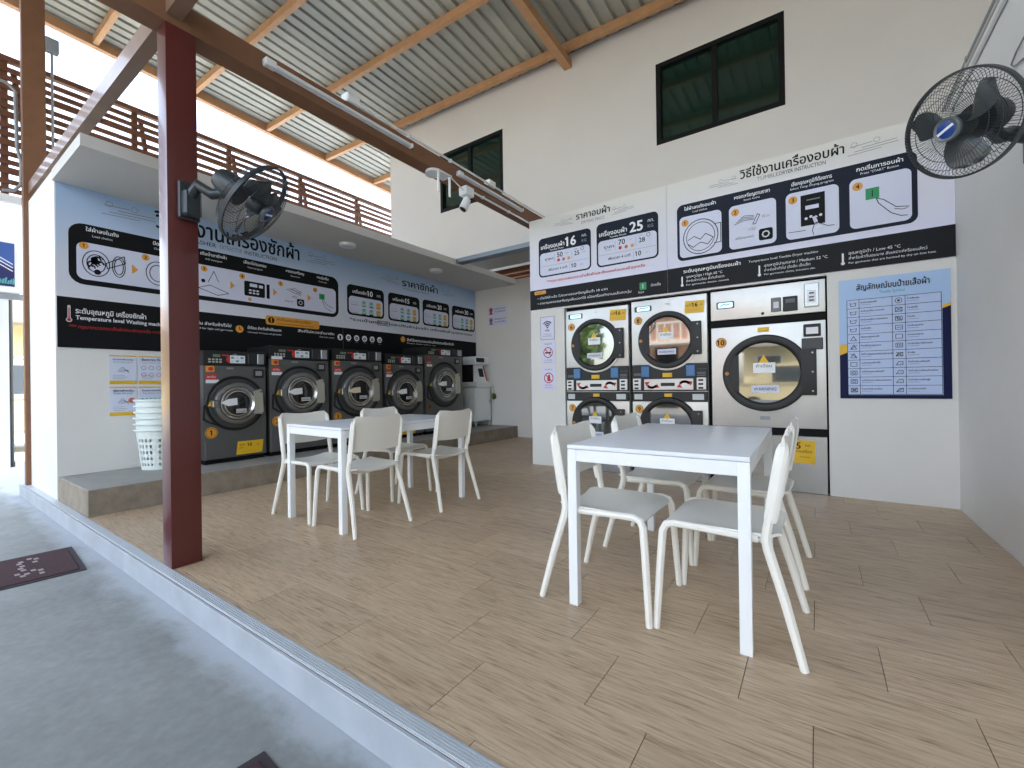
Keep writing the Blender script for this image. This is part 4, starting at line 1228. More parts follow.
for x, a, bb, cc in ((-1.135, 'อุณหภูมิสูง / High 60 °C', 'สำหรับผ้าทนร้อน ผ้าที่แห้งยาก', 'For garments: denim, towels'), (-0.43, 'อุณหภูมิปานกลาง / Medium 52 °C', 'สำหรับผ้าทั่วไป เสื้อยืด เสื้อเชิ้ต', 'For garments: shirts, trousers etc.'), (0.205, 'อุณหภูมิต่ำ / Low 45 °C', 'สำหรับผ้าที่บอบบาง สังเคราะห์หรือขนสัตว์', 'For garments that are harmed by dry on low heat')):
    P.rrect(U(x) - 0.007, V(2.04), U(x) + 0.007, V(2.125), 0.006, WHITEI, 3); P.disc(U(x), V(2.035), 0.014, WHITEI, 3)
    P.text(a, U(x + 0.04), V(2.105), WHITEI, h=0.026); P.text(bb, U(x + 0.04), V(2.062), WHITEI, w=0.36 if x < 0 else 0.5, h=0.024); P.text(cc, U(x + 0.04), V(2.025), WHITEI, w=0.40 if x < 0 else 0.55, h=0.018)
P.done()

# ---- laundry symbol poster
POST = gradient_mat('poster_blue', 0.0, 1.025, [(0.3, 'a8c4ea'), (1.0, 'aecbf0')])
t, P = board('symbol_poster', 'blue and navy poster with a table of garment care symbols', 'poster', (0.173, 4.787, 0.863), -PI / 2, 0.702, 1.024, POST)
w, h = 0.702, 1.024
DN = mat('print_deepnavy', '141a44', 0.6, ior=1.3)
P.poly([(0, 0), (w, 0), (w, 0.735), (w - 0.05, 0.715), (w - 0.05, 0.03), (0.06, 0.03), (0.06, 0.40), (0, 0.375)], DN, 1)
P.poly([(0, 0.375), (0.06, 0.40), (0.06, 0.47), (0, 0.465)], YELLOW, 1); P.poly([(w - 0.05, 0.715), (w, 0.735), (w, 0.76), (w - 0.05, 0.74)], YELLOW, 1)
P.text('สัญลักษณ์บนป้ายเสื้อผ้า', w / 2, 0.925, INK, w=0.46, h=0.05, al='c', bold=0.02); P.text('Textile Symbol', w / 2, 0.882, TEAL, w=0.16, h=0.028, al='c')
tx0, tx1, ty0, ty1 = 0.055, w - 0.055, 0.035, 0.845
P.rect(tx0, ty0, tx1, ty1, mat('table_blue', 'bccdf0', 0.45), 2)
for k in range(12):
    z = ty0 + (ty1 - ty0) * k / 11
    P.rect(tx0, z - 0.0018, tx1, z + 0.0018, DN, 3)
cw = [0, 0.082, 0.297, 0.378, tx1 - tx0]
for q in cw: P.rect(tx0 + q - 0.0018, ty0, tx0 + q + 0.0018, ty1, DN, 3)
names = [['ซักด้วยเครื่องได้', 'ซักด้วยเครื่อง ถนอมผ้า', 'ซักด้วยเครื่อง ถนอมพิเศษ', 'ซักด้วยมือ', 'ใช้น้ำยาฟอกขาวได้', 'ห้ามใช้น้ำยาฟอกขาว', 'ใช้น้ำยาฟอกขาวชนิดไม่มีคลอรีน', 'อบผ้าด้วยเครื่องได้', 'อบผ้าด้วยความร้อนต่ำ', 'อบผ้าด้วยความร้อนปานกลาง', 'ห้ามอบผ้าด้วยเครื่อง'],
         ['ห้ามซักแห้ง', 'ห้ามบิดผ้า', 'ห้ามปั่น', 'ตากในแนวราบ', 'ตากแบบแขวน', 'ตากในที่ร่ม ไม่โดนแดด', 'ห้ามรีด', 'รีดด้วยความร้อนต่ำ', 'รีดด้วยความร้อนปานกลาง', 'รีดด้วยความร้อนสูง', 'ห้ามรีดด้วยไอน้ำ']]
for col in range(2):
    for k in range(11):
        z = ty1 - (ty1 - ty0) * (k + 0.5) / 11
        u = tx0 + (0.041 if col == 0 else 0.3375)
        s = 0.021
        if col == 0:
            if k < 4: P.line([(u - s, z + s * 0.7), (u - s * 0.8, z - s * 0.7), (u + s * 0.8, z - s * 0.7), (u + s, z + s * 0.7)], 0.004, INK, 4); P.line([(u - s, z + s * 0.4), (u - s * 0.3, z + s * 0.2), (u + s * 0.4, z + s * 0.5), (u + s, z + s * 0.3)], 0.003, INK, 4)
            elif k < 7: P.line([(u - s, z - s * 0.8), (u + s, z - s * 0.8), (u, z + s)], 0.004, INK, 4, closed=True)
            else: P.line([(u - s, z - s * 0.8), (u + s, z - s * 0.8), (u + s, z + s * 0.8), (u - s, z + s * 0.8)], 0.004, INK, 4, closed=True)
            if k >= 8: P.ring(u, z, s * 0.5, 0.004, INK, 4, n=10)
            if k in (5, 10): P.line([(u - s, z - s * 0.8), (u + s, z + s * 0.8)], 0.004, INK, 4)
            if k in (6, 10): P.line([(u - s, z + s * 0.8), (u + s, z - s * 0.8)], 0.004, INK, 4)
        else:
            if k == 0: P.ring(u, z, s, 0.004, INK, 4); P.disc(u, z, s * 0.4, INK, 4)
            elif k < 6: P.line([(u - s, z - s * 0.8), (u + s, z - s * 0.8), (u + s, z + s * 0.8), (u - s, z + s * 0.8)], 0.004, INK, 4, closed=True)
            else: P.line([(u - s, z - s * 0.7), (u + s, z - s * 0.7), (u + s, z + s * 0.6), (u - s * 0.2, z + s * 0.6), (u - s, z - s * 0.7)], 0.004, INK, 4); P.disc(u + s * 0.3, z - s * 0.1, s * 0.14, INK, 4)
            if k in (1, 6, 10): P.line([(u - s, z - s * 0.8), (u + s, z + s * 0.8)], 0.004, INK, 4)
            if k in (1, 2, 6): P.line([(u - s, z + s * 0.8), (u + s, z - s * 0.8)], 0.004, INK, 4)
            if k == 2: P.ring(u, z, s * 0.5, 0.004, INK, 4, n=10)
            if k == 3: P.line([(u - s * 0.6, z), (u + s * 0.6, z)], 0.004, INK, 4)
            if k == 5:
                for q in (-0.5, 0, 0.5): P.line([(u + q * s, z - s * 0.5), (u + q * s, z + s * 0.5)], 0.004, INK, 4)
        tu = tx0 + (0.092 if col == 0 else 0.390)
        P.text(names[col][k], tu, z + 0.004, INK, h=0.0125, lv=4, bold=True); P.rect(tu, z - 0.012, tu + 0.07, z - 0.009, mat('print_bluegrey', '6d7ba0', 0.5), 4)
P.done()

# ---- small signs beside the dryers
def sign_card(name, label, x, z, w, h, draw, y=4.787, rz=-PI / 2, grp=None, m=None, x_is=None):
    t, P = board(name, label, 'sign', (x, y, z), rz, w, h, m or mat('card_lilac', 'dcdcf2', 0.5), 0.003)
    if grp: t['group'] = grp
    draw(P, w, h); P.done()
    return t
def wifi(P, w, h):
    P.line([(0.003, 0.003), (w - 0.003, 0.003), (w - 0.003, h - 0.003), (0.003, h - 0.003)], 0.004, DN, 1, closed=True)
    for r in (0.075, 0.05, 0.026): P.ring(w / 2, h * 0.52, r, 0.013, INK, 2, a0=45, a1=135, n=10)
    P.disc(w / 2, h * 0.52, 0.011, INK, 2); P.text('FREE', w / 2, h * 0.36, INK, h=0.022, al='c', bold=0.02); P.text('WIFI password', w / 2, h * 0.22, INKG, w=0.12, al='c'); P.text('ขอรหัสได้ที่ร้าน', w / 2, h * 0.12, INKG, w=0.14, al='c')
def forbid(kind):
    def d(P, w, h):
        P.text('ห้ามสูบบุหรี่' if kind == 0 else 'ห้ามนำสัตว์เข้า', w / 2, h * 0.84, INK, w=0.10, al='c')
        P.ring(w / 2, h * 0.50, 0.062, 0.011, RED, 3); P.line([(w / 2 - 0.044, h * 0.5 + 0.044), (w / 2 + 0.044, h * 0.5 - 0.044)], 0.011, RED, 3)
        if kind == 0: P.rect(w / 2 - 0.045, h * 0.5 - 0.012, w / 2 + 0.04, h * 0.5 + 0.006, INK, 2); P.line([(w / 2 + 0.03, h * 0.5 + 0.01), (w / 2 + 0.035, h * 0.5 + 0.035)], 0.007, INK, 2)
        else: P.rrect(w / 2 - 0.02, h * 0.5 - 0.042, w / 2 + 0.022, h * 0.5 + 0.015, 0.01, RED, 2); P.disc(w / 2 + 0.005, h * 0.5 + 0.026, 0.016, RED, 2)
        P.text('No Smoking' if kind == 0 else 'No Pets', w / 2, h * 0.16, RED if kind else INK, w=0.10, al='c'); P.rect(w * 0.2, h * 0.08, w * 0.8, h * 0.095, INKG, 2)
    return d
sign_card('wifi_sign', 'small framed wifi sign left of the stacked dryers', -2.868, 1.585, 0.203, 0.29, wifi)
sign_card('smoking_sign', 'small no smoking sign with a struck-out cigarette, under the wifi sign', -2.862, 1.275, 0.203, 0.295, forbid(0))
sign_card('prohibition_sign', 'small prohibition sign, lowest of the three left of the dryers', -2.858, 0.955, 0.203, 0.295, forbid(1))
def notice(kind):
    def d(P, w, h):
        P.disc(0.085, h * 0.62, 0.035 if kind == 0 else 0.03, RED, 1); P.poly([(0.035, h * 0.12), (0.135, h * 0.12), (0.10, h * 0.45), (0.07, h * 0.45)], RED if kind == 0 else INKG, 1)
        P.ring(0.085, h * 0.62, 0.045, 0.008, INK, 2, n=10)
        for q, s in enumerate(('กรุณารอรับผ้า', 'ห้ามใช้เสียงดัง') if kind == 0 else ('ห้ามให้อาหาร', 'ระวังลื่น')):
            P.text(s, 0.18, h * (0.60 - 0.30 * q), INK, w=0.27, h=0.032)
    return d
sign_card('notice_card', 'white notice card with a red figure, upper one in the recess', -5.535, 2.445, 0.50, 0.185, notice(0), y=7.137)
sign_card('notice_card', 'white notice card with a red figure, lower one in the recess', -5.535, 2.235, 0.50, 0.185, notice(1), y=7.137)
# four instruction sheets left of washer 1
def sheet(kind):
    def d(P, w, h):
        P.rect(0, 0, w, 0.035, YELLOW, 1); P.rect(0, h - 0.012, w, h, YELLOW, 1)
        P.text(['ขั้นตอนการใช้งานเครื่อง', 'ข้อควรระวัง', 'วิธีการชำระเงิน', 'ขั้นตอนการเติมเงิน'][kind], w / 2, h - 0.05, DN, w=w * 0.75, al='c', bold=0.02)
        P.text(['Select wash program', 'Please read before use', 'Scan to pay', 'Top up your card'][kind], w / 2, h - 0.075, INKG, w=w * 0.7, al='c')
        if kind in (0, 2):
            for q in range(4): P.line([(w * 0.3 + 0.008 * q, h * 0.45 + 0.012 * q), (w * 0.5, h * 0.42 + 0.016 * q), (w * 0.7, h * 0.5 - 0.01 * q)], 0.003, INK, 2)
        if kind == 1:
            for q in range(6): P.ring(w * (0.2 + 0.3 * (q % 3)), h * (0.58 - 0.25 * (q // 3)), 0.02, 0.004, RED if q % 2 else INKG, 2, n=12)
        if kind == 3:
            for q in range(5): P.rect(w * (0.08 + 0.17 * q), h * 0.40, w * (0.20 + 0.17 * q), h * 0.58, TEAL, 2)
        if kind == 2: P.disc(w * 0.82, h * 0.52, 0.028, mat('print_coral', 'cf6b4a', 0.5), 2)
        for q in range(3): P.rect(w * 0.12, h * (0.30 - 0.06 * q), w * (0.55 + 0.1 * (q % 2)), h * (0.31 - 0.06 * q), INKG, 2)
    return d
for k, (y, z, lab) in enumerate(((1.316, 1.088, 'instruction sheet with yellow edges, upper left of four beside the post'), (1.548, 1.088, 'instruction sheet with round symbols, upper right of four beside the post'), (1.314, 0.765, 'instruction sheet with yellow edges, lower left of four, beside the baskets'), (1.548, 0.765, 'instruction sheet with a row of blue boxes, behind the baskets'))):
    s_ = sign_card('instruction_sheet', lab, -5.857, z, 0.215, 0.295, sheet(k), y=y, rz=0, grp='instruction sheets on the washer wall', m=mat('sheet_blue', 'd5dbee', 0.5))

# ================================================================== small things
# nested laundry baskets on the plinth
def make_basket():
    t = empty('laundry_basket')
    b = NB()
    n = 60; h = 0.40; r0, r1 = 0.150, 0.195
    lev = [0, 0.04, 0.075, 0.10, 0.135, 0.16, 0.195, 0.22, 0.255, 0.28, 0.315, 0.35, h]
    rings = []
    for th in (0, 0.004):
        rr = []
        for z in lev:
            r = r0 + (r1 - r0) * z / h - th
            rr.append([b.verts.new((r * math.cos(2 * PI * k / n), r * math.sin(2 * PI * k / n), z + th)) for k in range(n)])
        rings.append(rr)
    def hole(i, k):
        return i in (1, 3, 5, 7, 9) and k % 2 == 0 and (k // 2) % 5 != 4
    for s, rr in enumerate(rings):
        for i in range(len(lev) - 1):
            for k in range(n):
                if hole(i, k): continue
                l = (k + 1) % n
                q = (rr[i][k], rr[i][l], rr[i + 1][l], rr[i + 1][k])
                b.faces.new(q if s == 0 else q[::-1])
        b.faces.new([v for v in (rr[0][::-1] if s == 0 else rr[0])])
    obj('tub', b, BASKET, t)
    b = NB()
    lathe = []
    for k in range(n):
        pass
    ring = [(r1 * math.cos(2 * PI * k / n) * 1.035, r1 * math.sin(2 * PI * k / n) * 1.035, h) for k in range(n)]
    tube(b, ring, 0.011, 6, closed=True, ref=(0, 0, 1))
    obj('rim', b, BASKET, t)
    return t
bk = make_basket()
nb_ = 6
for i in range(nb_):
    o = bk if i == 0 else copy_tree(bk)
    o.location = (-5.60, 1.65, 0.2185 + i * 0.06)
    o.rotation_euler = (0, 0, R(40))
    words = ['bottom basket of the nested white laundry baskets, slotted sides fully visible', 'white laundry basket second from the bottom of the nested stack',
             'white laundry basket third from the bottom of the nested stack', 'white laundry basket third from the top of the nested stack', 'white laundry basket second from the top of the nested stack', 'topmost white laundry basket of the nested stack by the post']
    tag(o, words[i], 'basket', 'nested laundry baskets')

# basin cabinet and the machine standing on it
cab = thing('basin_cabinet', 'white basin cabinet on the plinth after the last washer', 'cabinet', (-5.46, 6.62, 0.2175))
obj('body', box(NB(), -0.36, 0, 0, 0.47, 0.10, 0.76, 0.004), WHITEP, cab)
dr_ = obj('door', box(NB(), 0, 0.016, 0.012, 0.458, 0.115, 0.745, 0.004), WHITEP, cab)
obj('knob', box(NB(), 0.016, 0.03, 0.40, 0.415, 0.45, 0.52), ALU, dr_, smooth=False)
for yy in (0.02, 0.45):
    for xx in (-0.33, -0.02):
        obj('foot', cyl(NB(), (xx, yy, 0), (xx, yy, 0.10), 0.015, n=12), ALU, cab)
def basin(u, v):
    a = 2 * PI * u
    return (0, 0, 0)
b = NB(); prism(b, rr_pts(-0.02, 0.765, 0.50, 0.875, 0.045), -0.36, 0.035)
obj('basin', b, WHITEP, cab)
cm = thing('change_machine', 'white slanted change machine with black window on the basin cabinet', 'machine', (-5.46, 6.62, 1.094))
b = NB()
prof = [(-0.34, 0), (-0.06, 0), (-0.14, 0.33), (-0.02, 0.36), (-0.02, 0.50), (-0.34, 0.50)]
A = [b.verts.new((x, 0.02, z)) for x, z in prof]; B_ = [b.verts.new((x, 0.46, z)) for x, z in prof]
b.faces.new(A); b.faces.new(B_[::-1])
for i in range(len(prof)):
    j = (i + 1) % len(prof); b.faces.new((A[j], A[i], B_[i], B_[j]))
obj('housing', b, WHITEP, cm, smooth=False)
obj('head_window', box(NB(), -0.03, -0.016, 0.05, 0.30, 0.39, 0.475), BLACK, cm, smooth=False)
b = NB(); hexa(b, [(-0.10, 0.23, 0.10), (-0.078, 0.23, 0.10), (-0.078, 0.37, 0.10), (-0.10, 0.37, 0.10), (-0.13, 0.23, 0.27), (-0.118, 0.23, 0.27), (-0.118, 0.37, 0.27), (-0.13, 0.37, 0.27)]); obj('note_slot', b, BLACK, cm, smooth=False)
b = NB(); hexa(b, [(-0.075, 0.425, 0.02), (-0.055, 0.425, 0.02), (-0.055, 0.45, 0.02), (-0.075, 0.45, 0.02), (-0.15, 0.40, 0.33), (-0.13, 0.40, 0.33), (-0.13, 0.425, 0.33), (-0.15, 0.425, 0.33)]); obj('red_stripe', b, RED, cm, smooth=False)
obj('side_panel', box(NB(), -0.34, -0.07, -0.005, 0.02, 0.0, 0.34), BLACK, cm, smooth=False)
sp = thing('scrub_brush', 'small green scrubber hanging at the side of the basin cabinet', 'brush', (-5.37, 7.085, 0.80))
b = NB(); bmesh.ops.create_icosphere(b, subdivisions=2, radius=0.045)
for v in b.verts: v.co = v.co * (1 + random.uniform(-0.2, 0.2)); v.co.z *= 1.5
obj('bristles', b, mat('brush_green', '5a5f2c', 0.9), sp)
obj('cord', cyl(NB(), (0, 0, 0.05), (0, 0, 0.22), 0.004, n=6), INKG, sp)

# round ceiling lamps under the slab
for i, (y, lab) in enumerate(((3.69, 'round white ceiling lamp under the slab, nearer the maroon post'), (5.40, 'round white ceiling lamp under the slab, nearer the recess'))):
    t = thing('ceiling_lamp', lab, 'lamp', (-5.29, y, 3.0), 0, 'round lamps under the slab')
    obj('housing', cyl(NB(), (0, 0, -0.035), (0, 0, -0.0005), 0.105, 0.11, n=32), WHITEP, t)
    obj('diffuser', cyl(NB(), (0, 0, -0.042), (0, 0, -0.0352), 0.085, 0.09, n=32), TUBE, t)

# tube lamps, conduit and boxes on the main beam (its right face at x = -3.02)
for y0, y1, lab in ((1.47, 2.77, 'white tube lamp on the roof beam nearest the maroon post'), (3.39, 4.60, 'white tube lamp on the roof beam nearest the dryer wall')):
    t = thing('tube_lamp', lab, 'lamp', (-3.019, y0, 3.20), 0, 'tube lamps on the main beam')
    L = y1 - y0
    obj('batten', box(NB(), 0, 0.02, 0.0, L, -0.012, 0.022, 0.003), WHITEP, t)
    obj('tube', cyl(NB(), (0.034, 0.05, 0.004), (0.034, L - 0.01, 0.004), 0.014, n=14), TUBE, t)
    obj('end_cap', box(NB(), 0.0, 0.052, 0, 0.075, -0.02, 0.03, 0.006), WHITEP, t)
    obj('end_cap', box(NB(), 0.0, 0.05, L - 0.02, L, -0.014, 0.022, 0.004), WHITEP, t)
cdt = thing('conduit', 'white conduit pipe clipped along the top of the main roof beam', 'conduit', (-3.01, 0, 3.30))
obj('pipe', cyl(NB(), (0, 2.2, 0), (0, 5.38, 0.0), 0.011, n=10), WHITEP, cdt)
for y in (2.75, 3.3, 4.4):
    obj('clip', box(NB(), -0.02, 0.013, y - 0.012, y + 0.012, -0.02, 0.013), WHITEP, cdt, smooth=False)
cd2 = thing('conduit', 'white conduit pipe under the main beam between camera and dryer wall', 'conduit', (-3.03, 0, 3.118))
obj('pipe', cyl(NB(), (0, 3.6, 0), (0, 5.38, 0.0), 0.011, n=10), WHITEP, cd2)
for y in (3.85, 4.35):
    obj('clip', box(NB(), -0.018, 0.018, y - 0.012, y + 0.012, -0.012, 0.0125), WHITEP, cd2, smooth=False)
for y, z, lab in ((2.17, 3.29, 'white junction box on the beam above the first tube lamp'), (4.0, 3.29, 'white junction box on the beam above the second tube lamp')):
    t = thing('junction_box', lab, 'box', (-3.05, y, z), 0, 'junction boxes on the main beam')
    obj('body', box(NB(), -0.04, 0.045, -0.06, 0.06, -0.003, 0.07, 0.006), WHITEP, t)
    obj('cover', box(NB(), 0.045, 0.05, -0.052, 0.052, 0.004, 0.063, 0.002), WHITEP, t)
# wireless router with two aerials
rt = thing('wireless_router', 'white round wireless router with two hanging aerials under the beam', 'router', (-3.06, 3.10, 3.10))
b = NB()
for (r, z) in ((0,0),):
    pass
cyl(b, (0.02, -0.01, -0.012), (0.02, -0.01, 0.018), 0.085, 0.075, n=32); obj('body', b, WHITEP, rt)
for yy in (-0.02, 0.14):
    obj('aerial', cyl(NB(), (0.09, yy, -0.20), (0.09, yy, 0.0), 0.011, 0.013, n=12), WHITEP, rt)
obj('arm', box(NB(), -0.02, 0.11, -0.03, 0.16, -0.006, 0.012, 0.004), WHITEP, rt)
obj('lead', tube(NB(), [(0.09, 0.16, 0.0), (0.08, 0.26, -0.02), (0.07, 0.37, -0.045)], 0.008, 8), WHITEP, rt)
cc = thing('security_camera', 'white security camera on a box under the main beam', 'camera', (-3.02, 3.55, 3.04))
obj('mount_box', box(NB(), -0.05, 0.06, -0.065, 0.065, -0.02, 0.075, 0.008), WHITEP, cc)
obj('neck', cyl(NB(), (0.01, 0, -0.065), (0.01, 0, -0.02), 0.02, n=14), WHITEP, cc)
hd = obj('head', cyl(NB(), (0.03, -0.02, -0.06), (0.0, -0.055, -0.165), 0.040, 0.045, n=20), WHITEP, cc)
obj('lens', cyl(NB(), (0.0, -0.055, -0.165), (-0.003, -0.059, -0.172), 0.036, n=20), BLACK, hd)
# wiring on the rear column
jb = thing('junction_box', 'grey junction box near the top of the brown upper column', 'box', (-7.135, 1.085, 4.98))
obj('body', box(NB(), -0.035, 0.04, -0.0, 0.11, -0.09, 0.07, 0.008), GREYP, jb)
obj('drop_pipe', cyl(NB(), (0.0, 0.055, -1.60), (0.0, 0.055, -0.09), 0.012, n=8), GREYP, jb)
cp_ = thing('conduit', 'grey bent conduit left of the brown upper column', 'conduit', (-7.17, 0.86, 0))
obj('pipe', tube(NB(), [(0, -0.30, 4.40), (0, -0.06, 4.38), (0, 0.0, 4.32), (0, 0.01, 3.7), (0, 0.04, 3.55), (0, 0.035, 3.3), (0, -0.02, 3.22), (0, -0.1, 3.2)], 0.016, 8), GREYP, cp_)

# trunking on the right wall
for i, (z, m_, lab) in enumerate(((3.16, WHITEP, 'pale wall conduit, lowest of three on the right wall'), (3.205, mat('pipe_beige', 'b9b0a6', 0.5), 'beige wall conduit, middle of three on the right wall'), (3.25, GREYP, 'grey wall conduit, highest of three on the right wall'))):
    t = thing('wall_conduit', lab, 'conduit', (0.893, 0, z - 0.02), 0, 'conduits along the right wall')
    obj('pipe', cyl(NB(), (0, 1.4, 0), (0, 5.38, 0), 0.0155, n=10), m_, t)
    for y in (2.0, 3.2, 4.3):
        obj('clip', box(NB(), -0.017, 0.0165, y - 0.012, y + 0.012, -0.018, 0.018), m_, t, smooth=False)

cl_ = thing('cable', 'thin dark cable loop hanging on the right wall', 'cable', (0.900, 0, 0))
obj('lead', tube(NB(), [(0.004, 3.05, 2.62), (0.0, 3.35, 2.66), (0.0, 3.50, 2.70), (0.0, 3.54, 2.735), (0.0, 3.46, 2.76), (0.004, 3.05, 2.80)], 0.004, 6), INKG, cl_)

# ------------------------------------------------------------------ fans
def make_fan(name, label, hub, axis, up, D, base, brz, arm):
    """hub: centre of the guard; axis: where the air goes; base: plate on post or wall"""
    t = thing(name, label, 'fan', base, brz)
    bpy.context.view_layer.update()
    inv = (Matrix.Translation(base) @ Matrix.Rotation(brz, 4, 'Z')).inverted()
    a = Vector(axis).normalized()
    upv = Vector(up); upv = (upv - a * a.dot(upv)).normalized()
    side = upv.cross(a)
    M = Matrix((a, side, upv)).transposed().to_4x4(); M.translation = hub
    M = inv @ M
    Rg = D / 2
    def part(nm, bm, m, parent=t, sm=True):
        bmesh.ops.transform(bm, matrix=M, verts=bm.verts)
        return obj(nm, bm, m, parent, sm)
    def prof_f(r): return 0.085 * math.sqrt(max(0, 1 - (r / Rg) ** 2)) ** 0.75
    def prof_r(r): return -0.095 * math.sqrt(max(0, 1 - (r / Rg) ** 2)) ** 0.75
    for nm, pf, rin, tw in (('front_guard', prof_f, 0.055, 0.9), ('rear_guard', prof_r, 0.07, -0.5)):
        b = NB()
        for k in range(84):
            t0 = 2 * PI * k / 84
            pts = []
            for q in range(8):
                r = rin + (Rg - rin) * q / 7
                th = t0 + tw * (1 - q / 7) * 0.35
                pts.append((pf(r), r * math.cos(th), r * math.sin(th)))
            tube(b, pts, 0.0011, 3, cap=False)
        for rr in ((0.62, 0.80) if nm == 'front_guard' else (0.5, 0.75)):
            r = Rg * rr
            tube(b, [(pf(r), r * math.cos(2 * PI * k / 48), r * math.sin(2 * PI * k / 48)) for k in range(48)], 0.0016, 4, closed=True, ref=(1, 0, 0))
        part(nm, b, FANG)
    b = NB(); lathe_x(b, [(Rg * 0.975, -0.012), (Rg * 1.012, -0.012), (Rg * 1.016, 0.012), (Rg * 0.975, 0.012), (Rg * 0.975, -0.012)], n=64); part('guard_rim', b, FANG)
    b = NB(); lathe_x(b, [(0.052, 0.075), (0.052, 0.090), (0.046, 0.098), (0.036, 0.094)], n=32); g = part('badge_ring', b, mat('fan_ring', '6a7074', 0.3, 0.3))
    b = NB(); lathe_x(b, [(0.038, 0.093), (0.025, 0.097), (0, 0.098)], n=32); part('badge', b, FANBL, g)
    b = NB(); hexa(b, [(0.096, -0.032, -0.014), (0.0995, -0.032, -0.014), (0.0995, 0.034, 0.006), (0.096, 0.034, 0.006), (0.096, -0.034, -0.004), (0.0995, -0.034, -0.004), (0.0995, 0.03, 0.016), (0.096, 0.03, 0.016)]); part('badge_mark', b, WHITEI, g, False)
    # three broad blades on a hub
    for k in range(3):
        ph = 2 * PI * k / 3 + 0.35
        def bl(u, v):
            r = 0.045 + (Rg * 0.84 - 0.045) * u
            wd = 0.20 + 0.62 * math.sin(PI * min(1, u * 0.62 + 0.20)) ** 0.8 * (1 - 0.25 * u)
            if u > 0.86: wd *= math.sqrt(max(0.05, 1 - ((u - 0.86) / 0.14) ** 2)) * 0.9 + 0.1
            th = ph + (v - 0.5) * wd * 1.35 + 0.25 * u
            return (0.02 - (v - 0.5) * 0.075 * (1 - 0.35 * u), r * math.cos(th), r * math.sin(th))
        b = NB(); solid(b, bl, 10, 6, 0.003); part('blade', b, FANB)
    b = NB(); lathe_x(b, [(0.0, 0.055), (0.035, 0.05), (0.048, 0.03), (0.05, -0.02), (0.0, -0.02)], n=28); part('hub', b, FANG)
    b = NB(); lathe_x(b, [(0.0, -0.085), (0.075, -0.085), (0.078, -0.12), (0.070, -0.20), (0.055, -0.235), (0.0, -0.245)], n=32); part('motor', b, FANG)
    # arm from the motor down to the plate
    b = NB()
    pm = M @ Vector((-0.15, 0, -0.05))
    q0 = Vector(arm[0]); q1 = Vector(arm[1])
    tube(b, [pm, (pm + q1) / 2 + Vector((0, 0, -0.03)), q1, q0], [0.028, 0.03, 0.034, 0.036], 12); obj('arm', b, FANG, t)
    obj('wall_plate', box(NB(), 0.0, 0.03, -0.055, 0.055, -0.13, 0.09, 0.008), FANG, t)
    obj('switch_box', box(NB(), 0.03, 0.085, -0.045, 0.045, -0.12, 0.03, 0.012), FANG, t)
    return t
# fan on the maroon post (plate on the post's right face), blowing over the tables
make_fan('wall_fan', 'dark wall fan on the maroon post, tilted away toward the washers', (-2.70, 1.26, 2.105), (0.535, 0.576, -0.62), (0, 0, 1), 0.50, (-3.018, 1.035, 2.14), 0, ((0.06, 0, 0.0), (0.10, 0.02, 0.06)))
make_fan('wall_fan', 'dark wall fan at the right edge, seen from the front', (0.555, 2.79, 2.165), (-0.62, -0.62, -0.30), (0, 0, 1), 0.445, (0.909, 3.08, 2.15), PI, ((0.06, 0, 0.0), (0.14, 0.02, 0.03)))

# ------------------------------------------------------------------ mats on the street
m1 = thing('door_mat', 'maroon door mat with pale lettering on the street, left', 'mat', (-4.22, 0.555, -0.13), R(-4))
obj('pile', box(NB(), -0.30, 0.30, -0.75, 0.19, 0.001, 0.012, 0.003), MATB, m1)
b = NB(); box(b, -0.33, 0.33, -0.78, 0.22, 0.0, 0.006, 0.002); obj('border', b, MATE, m1)
b = NB()
for i, (x, y) in enumerate(((-0.2, 0.0), (-0.16, -0.04), (-0.10, 0.02), (-0.17, 0.03), (-0.12, -0.05), (-0.05, -0.04), (0.0, -0.05), (0.05, -0.04), (0.10, 0.0), (0.13, 0.03), (0.15, -0.03), (0.20, 0.03), (0.12, -0.07), (0.18, -0.05))):
    hexa(b, [(x - 0.018, y - 0.012, 0.0105), (x + 0.02, y - 0.008, 0.0105), (x + 0.016, y + 0.014, 0.0105), (x - 0.02, y + 0.010, 0.0105), (x - 0.018, y - 0.012, 0.0132), (x + 0.02, y - 0.008, 0.0132), (x + 0.016, y + 0.014, 0.0132), (x - 0.02, y + 0.010, 0.0132)])
obj('lettering', b, mat('mat_fleck', 'a89a98', 0.9), m1, smooth=False)
m2 = thing('door_mat', 'maroon door mat corner at the bottom edge of the street', 'mat', (-1.45, 0.685, -0.13), R(-4))
b = NB(); box(b, 0.03, 0.63, -0.75, -0.03, 0.001, 0.012, 0.003); obj('pile', b, MATB, m2)
b = NB(); prism(b, [(0, 0)] * 0 or [(0, 0), (1, 0), (1, 1)], 0, 0.001); b.free()
b = NB(); box(b, 0.0, 0.66, -0.78, 0.0, 0.0, 0.006, 0.002); obj('border', b, MATE, m2)

